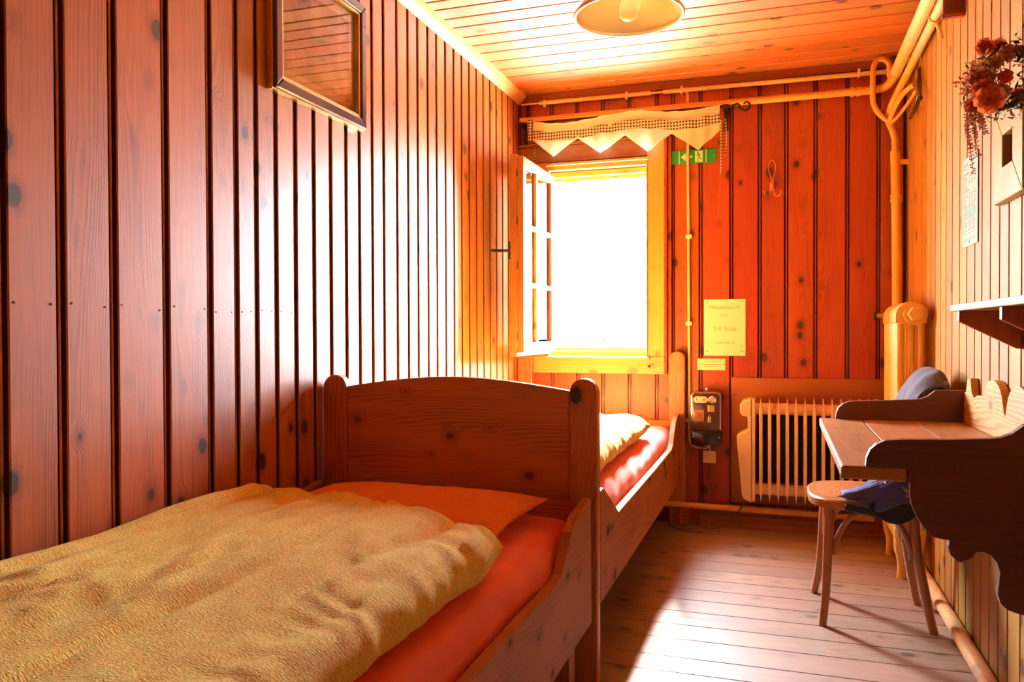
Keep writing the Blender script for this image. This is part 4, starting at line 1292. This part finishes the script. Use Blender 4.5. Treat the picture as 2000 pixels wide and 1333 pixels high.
sq = thing('square_frame', 'wide cream square frame with a small dark opening on the right wall', 'picture frame', (XR - 0.02, 2.44, 1.40))
for quad in mitred(2.298, 2.582, 1.398, 1.668, 0.092, None):
    MB().prism(quad, lambda p, q, t: (t, p, q), XR - 0.026, XR - 0.0006).build('frame_side', 'lacquer_cream', sq, bevel=0.003)
MB().box(XR - 0.006, XR - 0.0008, 2.391, 2.489, 1.491, 1.575).build('picture', 'red_board', sq)

# ------------------------------------------------------------------ dried flower wreath
wr = thing('dried_wreath', 'dried flower wreath of red and orange blooms hanging beside the cream frame', 'wreath', (0.555, 2.24, 1.66))
WC = Vector((0.512, 2.205, 1.652))
E1 = Vector((-0.72, 0.69, 0.0)).normalized()      # the bunch hangs askew, turned out from the wall
E2 = Vector((0, 0, 1))
EN = Vector((-0.69, -0.72, 0.0)).normalized()
m = MB()
for k in range(7):
    ph, am = random.random() * 6, random.uniform(0.004, 0.010)
    pts = []
    for i in range(40):
        a = 2 * PI * i / 40
        r = 0.070 + am * math.sin(3 * a + ph)
        pts.append(WC + E1 * r * math.cos(a) + E2 * r * math.sin(a) + EN * am * math.cos(4 * a + ph))
    m.tube(pts, 0.0028, 5, closed=True)
m.build('twig_ring', 'twig', wr)


def petals(c, nrm, r, n, layers, seed):
    rr_ = random.Random(seed)
    m = MB()
    nrm = nrm.normalized()
    a1 = nrm.cross(Vector((0, 0, 1))).normalized()
    a2 = nrm.cross(a1)
    for L in range(layers):
        rl = r * (1 - 0.25 * L)
        tilt = 0.20 + 0.42 * L
        for k in range(n - L):
            a = 2 * PI * (k + 0.5 * L + rr_.uniform(-.15, .15)) / (n - L)
            d = a1 * math.cos(a) + a2 * math.sin(a)
            s = nrm.cross(d)
            w = rl * 0.50
            p1 = c + d * rl * 0.5 * math.cos(tilt) + nrm * rl * 0.5 * math.sin(tilt)
            p2 = c + d * rl * math.cos(tilt * 0.8) + nrm * rl * math.sin(tilt * 0.8)
            up2 = nrm * rl * 0.14
            m.add([c, p1 - s * w + up2, p2 - s * w * 0.5, p2 + s * w * 0.5, p1 + s * w + up2, p1 - nrm * rl * 0.05],
                  [(0, 1, 5), (1, 2, 5), (2, 3, 5), (3, 4, 5), (4, 0, 5)])
    return m


for i, (c, r, mt) in enumerate((((0.465, 2.124, 1.585), 0.034, 'petal_orange'), ((0.452, 2.135, 1.612), 0.024, 'petal_red'), ((0.500, 2.137, 1.637), 0.017, 'petal_red'),
                                ((0.496, 2.160, 1.610), 0.021, 'petal_pink'), ((0.515, 2.185, 1.705), 0.022, 'petal_pink'), ((0.487, 2.160, 1.682), 0.018, 'petal_pink'),
                                ((0.468, 2.190, 1.728), 0.021, 'petal_red'), ((0.505, 2.225, 1.735), 0.022, 'petal_orange'), ((0.448, 2.165, 1.642), 0.019, 'petal_red'),
                                ((0.440, 2.185, 1.590), 0.018, 'petal_red'), ((0.545, 2.21, 1.610), 0.022, 'petal_pink'))):
    nrm = Vector((-0.30, -1.0, 0.15 * ((i % 3) - 1))) + Vector((-0.35, 0.1, -0.2)) * (i % 2)
    petals(Vector(c), nrm, r, 7, 3, i).build('bloom', mt, wr)


def leaves(m, n, cen, spread, size, seed):
    rr_ = random.Random(seed)
    for _ in range(n):
        a = rr_.uniform(0, 2 * PI)
        rr2 = rr_.gauss(0.070, spread)
        c = WC + E1 * rr2 * math.cos(a) + E2 * rr2 * math.sin(a) + EN * rr_.uniform(-0.03, 0.03)
        if cen is not None:
            c = Vector(cen) + E1 * rr_.gauss(0, spread) + E2 * rr_.gauss(0, spread * 1.6) + EN * rr_.uniform(-0.04, 0.025)
        d = Vector((rr_.uniform(-1, 1), rr_.uniform(-1, 1), rr_.uniform(-1, 1))).normalized()
        s = d.cross(Vector((rr_.uniform(-1, 1), rr_.uniform(-1, 1), rr_.uniform(-1, 1)))).normalized()
        L = size * rr_.uniform(0.6, 1.3)
        c.x = min(c.x, 0.580)
        m.add([c - d * L, c + s * L * 0.35, c + d * L, c - s * L * 0.35], [(0, 1, 2, 3)])
    return m


for nm, n, cen, sp, size, mt in (('red_foliage', 560, (0.450, 2.175, 1.640), 0.015, 0.0075, 'leaf_red'), ('ochre_foliage', 300, (0.462, 2.170, 1.655), 0.014, 0.0070, 'leaf_ochre'),
                                 ('moss', 420, None, 0.014, 0.010, 'moss'), ('sprig_leaves', 200, None, 0.020, 0.009, 'leaf_red')):
    o = leaves(MB(), n, cen, sp, size, n).build(nm, mt, wr)
    o['kind'] = 'stuff'
m = MB()
for k in range(7):
    o_ = E1 * (0.010 - 0.006 * k)
    L = (0.10, 0.16, 0.07, 0.12, 0.055, 0.04, 0.07)[k]
    c0 = Vector((0.440, 2.180, 1.590)) + o_
    pts = spline([c0, c0 + Vector((-0.004, 0.004, -L * 0.35)), c0 + Vector((0.002, 0.008, -L * 0.7)), c0 + Vector((0.012, 0.026, -L))], 6)
    m.tube(pts, 0.0009, 4)
    rr = random.Random(k)
    for p in pts[1:]:
        for s_ in (-1, 1):
            d = (E1 * s_ * rr.uniform(0.5, 1) + E2 * rr.uniform(-.5, .5)).normalized() * rr.uniform(0.006, 0.010)
            e = (E1 * -d.z + E2 * d.dot(E1)).normalized() * 0.0020
            m.add([p, p + d * .5 + e, p + d, p + d * .5 - e], [(0, 1, 2, 3)])
m.build('trailing_sprigs', 'leaf_red', wr)['kind'] = 'stuff'
MB().tube([(XR - 0.001, 2.26, 1.72), (0.56, 2.25, 1.725), (0.545, 2.235, 1.720)], 0.003, 6).build('nail', 'dull_metal', wr)

# ------------------------------------------------------------------ hanger on the thin pipe
hg = thing('coat_hanger', 'black coat hanger hooked on the thinner ceiling pipe', 'hanger', (0.575, 3.93, 2.1))
MB().tube(spline([(0.540, 3.93, 2.240), (0.548, 3.93, 2.267), (0.566, 3.93, 2.274), (0.586, 3.93, 2.262), (0.589, 3.93, 2.235), (0.585, 3.93, 2.200)], 5), 0.0026, 8).build('wire_hook', 'white_plastic', hg, smooth=True)
MB().tube([(0.585, 3.93, 2.205), (0.585, 3.93, 2.165)], 0.008, 8).build('collar', 'hanger', hg, smooth='angle')
MB().tube(spline([(0.585, 3.93, 2.168), (0.580, 3.91, 2.135), (0.574, 3.86, 2.085), (0.568, 3.80, 2.045), (0.566, 3.76, 2.028)], 5), [0.009] * 21, 8).build('arm', 'hanger', hg, smooth=True)
MB().tube(spline([(0.585, 3.93, 2.168), (0.590, 3.955, 2.135), (0.589, 4.00, 2.085), (0.581, 4.06, 2.045), (0.575, 4.10, 2.028)], 5), [0.009] * 21, 8).build('arm', 'hanger', hg, smooth=True)
MB().tube(spline([(0.566, 3.76, 2.028), (0.570, 3.93, 2.018), (0.575, 4.10, 2.028)], 6), 0.006, 8).build('cross_bar', 'hanger', hg, smooth=True)

# ------------------------------------------------------------------ bentwood chair
CX, CY, SZ = 0.315, 3.20, 0.452
ch = thing('bentwood_chair', 'bentwood chair with a blue jacket over its back beside the desk', 'chair', (CX, CY, 0.0))


def seat_pt(a, k=1.0):
    e = 3.2
    c, s = math.cos(a), math.sin(a)
    x = 0.215 * math.copysign(abs(c) ** (2 / e), c)
    y = (0.212 - 0.020 * (c > 0) * abs(c)) * math.copysign(abs(s) ** (2 / e), s)
    return (CX + k * x, CY + k * y)


N = 48
m = MB()
lv = [(0.94, SZ - 0.036), (0.99, SZ - 0.033), (1.0, SZ - 0.020), (0.995, SZ - 0.006), (0.97, SZ), (0.86, SZ + 0.0005)]
vs, fs = [], []
for k, z in lv:
    vs += [(*seat_pt(2 * PI * i / N, k), z) for i in range(N)]
for j in range(len(lv) - 1):
    fs += [(j * N + i, j * N + (i + 1) % N, (j + 1) * N + (i + 1) % N, (j + 1) * N + i) for i in range(N)]
fs += [tuple(range(N - 1, -1, -1)), tuple(range((len(lv) - 1) * N, len(lv) * N))]
m.add(vs, fs)
m.build('seat_rim', 'chair_y', ch, smooth='angle')
m = MB()
m.add([(*seat_pt(2 * PI * i / N, 0.85), SZ + 0.0012) for i in range(N)] + [(*seat_pt(2 * PI * i / N, 0.80), SZ + 0.0030) for i in range(N)],
      [(i, (i + 1) % N, (i + 1) % N + N, i + N) for i in range(N)] + [tuple(range(N, 2 * N))])
m.build('seat_panel', 'chair_y', ch, smooth='angle')


def leg(pts, r0, r1):
    P = spline(pts, 6)
    n_ = len(P) - 1
    MB().tube(P, [r0 + (r1 - r0) * i / n_ for i in range(n_ + 1)], 12).build('leg', 'chair_z', ch, smooth='angle')


leg([(0.170, 3.050, SZ - 0.034), (0.166, 3.048, 0.30), (0.158, 3.040, 0.12), (0.146, 3.022, 0.0)], 0.0185, 0.0135)
leg([(0.170, 3.352, SZ - 0.034), (0.164, 3.356, 0.30), (0.152, 3.368, 0.12), (0.132, 3.392, 0.0)], 0.0185, 0.0135)
leg([(0.440, 3.072, SZ + 0.02), (0.452, 3.070, 0.30), (0.478, 3.064, 0.14), (0.506, 3.054, 0.0)], 0.0180, 0.0150)
leg([(0.440, 3.330, SZ + 0.02), (0.450, 3.332, 0.30), (0.472, 3.342, 0.14), (0.500, 3.360, 0.0)], 0.0180, 0.0150)


def brace(a, b, drop, sag):
    a, b = Vector(a), Vector(b)
    pts = [a + Vector((0, 0, -drop)), a + (b - a) * 0.05 + Vector((0, 0, -drop * 0.62)), a + (b - a) * 0.22 + Vector((0, 0, -0.022)), a + (b - a) * 0.5, a + (b - a) * 0.78 + Vector((0, 0, -0.022)),
           a + (b - a) * 0.95 + Vector((0, 0, -drop * 0.62)), b + Vector((0, 0, -drop))]
    MB().tube(spline(pts, 6), 0.0105, 10).build('brace', 'chair_z', ch, smooth='angle')


zt = SZ - 0.048
brace((0.184, 3.052, zt), (0.440, 3.074, zt), 0.155, 0)
brace((0.184, 3.350, zt), (0.440, 3.328, zt), 0.155, 0)
brace((0.172, 3.064, zt), (0.170, 3.338, zt), 0.155, 0)
brace((0.446, 3.086, zt), (0.446, 3.318, zt), 0.155, 0)
MB().tube(spline([(0.440, 3.072, SZ + 0.02), (0.462, 3.070, 0.60), (0.492, 3.075, 0.75), (0.508, 3.110, 0.845), (0.514, 3.200, 0.876), (0.508, 3.290, 0.845), (0.492, 3.327, 0.75), (0.462, 3.332, 0.60),
                  (0.440, 3.330, SZ + 0.02)], 7), 0.0145, 12).build('back_hoop', 'chair_z', ch, smooth='angle')
MB().tube(spline([(0.460, 3.130, SZ + 0.004), (0.476, 3.130, 0.62), (0.494, 3.155, 0.76), (0.499, 3.200, 0.79), (0.494, 3.245, 0.76), (0.476, 3.270, 0.62), (0.460, 3.270, SZ + 0.004)], 6), 0.0095, 10).build(
    'inner_hoop', 'chair_z', ch, smooth='angle')

# ------------------------------------------------------------------ jacket over the chair back and seat
jk = thing('blue_jacket', 'blue jacket with white lettering draped over the bentwood chair', 'jacket', (0.46, 3.2, 0.6))
path = [(0.572, 0.585), (0.576, 0.68), (0.574, 0.78), (0.560, 0.868), (0.528, 0.908), (0.486, 0.900), (0.448, 0.858), (0.420, 0.780), (0.412, 0.68), (0.410, 0.58), (0.402, 0.505), (0.370, 0.478), (0.320, 0.472),
        (0.262, 0.470), (0.215, 0.468)]
pp = spline([(x, 0, z) for x, z in path], 5)
NP = len(pp) - 1


def jack(u, v):
    p = pp[min(NP, int(round(v * NP)))]
    lap = max(0.0, (v - 0.72) / 0.28)
    y = 3.015 + 0.375 * u
    side = abs(u - 0.5) * 2
    droop = 0.055 * side ** 3 * (1 - lap)
    x, z = p.x, p.z - droop
    z += 0.010 * nz(u * 5, v * 9) * (1 - lap * 0.8)
    x += 0.012 * nz(u * 6 + 3, v * 8) * (1 - lap) - 0.008 * side * (1 - lap)
    if lap > 0:
        # the hem: only the near part reaches far along the seat, then it hangs over the seat edge
        x = p.x + lap * (0.115 * u)
        y = 3.015 + 0.375 * u * (1 - 0.15 * lap) - 0.0
        z = p.z + 0.004 + 0.004 * nz(u * 7, v * 10)
        e = max(0.0, (0.085 - u) / 0.085)
        y -= 0.046 * e
        z -= 0.085 * e ** 1.2 * (1 - 0.5 * lap)
    return (min(x, 0.583), y, z)


m = MB()
m.grid(44, NP, jack)
jb_ = m.build('body', 'sheen_grey_fleece', jk, smooth=True)
sol = jb_.modifiers.new('thickness', 'SOLIDIFY')
sol.thickness = 0.007
sol.offset = 1.0
# dark lining showing under the blue front panel at the near edge of the seat
m = MB()


def flap(u, v):
    edge = 0.012 + 0.048 * math.sin(PI * min(1.0, u * 1.05)) ** 0.8
    return (0.300 + 0.150 * u - 0.012 * v * (1 - u), 2.952 - 0.006 * v + 0.003 * math.sin(u * 7), 0.462 - 0.002 - v * edge - 0.012 * u * v)


m.grid(16, 10, flap)
fo = m.build('lining_flap', 'lining', jk, smooth=True)
fo.modifiers.new('thickness', 'SOLIDIFY').thickness = 0.004


def panel(u, v):
    x = 0.205 + 0.240 * u
    hang = max(0.0, (0.35 - v) / 0.35)
    lift = (0.010 + 0.085 * u) * math.sin(PI * min(1.0, 0.10 + 0.9 * max(0.0, v - 0.25) / 0.75)) ** 0.8
    drop = hang * (0.004 + 0.050 * min(1.0, u * 2.2) * (1.0 - 0.25 * math.sin(u * 9)))
    y = 2.962 + 0.095 * max(0.0, v - 0.30) - 0.012 * math.sin(hang * PI / 2) + 0.004 * nz(u * 6, v * 5)
    return Vector((x - 0.02 * hang * (1 - u), y, 0.4755 + lift - drop + 0.004 * nz(u * 8, v * 7)))


m = MB()
m.grid(30, 22, panel)
fo = m.build('front_panel', 'denim', jk, smooth=True)
fo.modifiers.new('thickness', 'SOLIDIFY').thickness = 0.004


def on_panel(u, v):
    return panel(u, v) + Vector((-0.001, -0.006, 0.004))


m = MB()
for a, b in (((0.40, 0.52), (0.62, 0.62)), ((0.45, 0.42), (0.70, 0.55)), ((0.50, 0.34), (0.76, 0.45)), ((0.54, 0.60), (0.58, 0.38)), ((0.44, 0.64), (0.56, 0.68))):
    A, B = on_panel(*a), on_panel(*b)
    d = (B - A).normalized()
    s = d.cross(Vector((0, -0.7, 0.7))).normalized() * 0.0022
    m.add([A - s, B - s, B + s, A + s], [(0, 1, 2, 3)])
m.build('white_lettering', 'print_white', jk)
m = MB()
for a, b, w in (((0.90, 0.14), (0.88, 0.40), 0.004), ((0.88, 0.22), (0.78, 0.32), 0.006), ((0.88, 0.32), (0.97, 0.46), 0.006), ((0.89, 0.16), (0.81, 0.20), 0.005)):
    A, B = on_panel(*a), on_panel(*b)
    d = (B - A)
    s = d.normalized().cross(Vector((0, -0.7, 0.7))).normalized() * w
    m.add([A, A + d * .5 - s, B, A + d * .5 + s], [(0, 1, 2, 3)])
m.build('white_leaf_print', 'print_white', jk)
MB().lathe([(0.009, 0.0), (0.008, -0.002), (0.0, -0.0025)], (0.534, 3.03, 0.865), 'Y', 14).build('badge', 'petal_pink', jk)
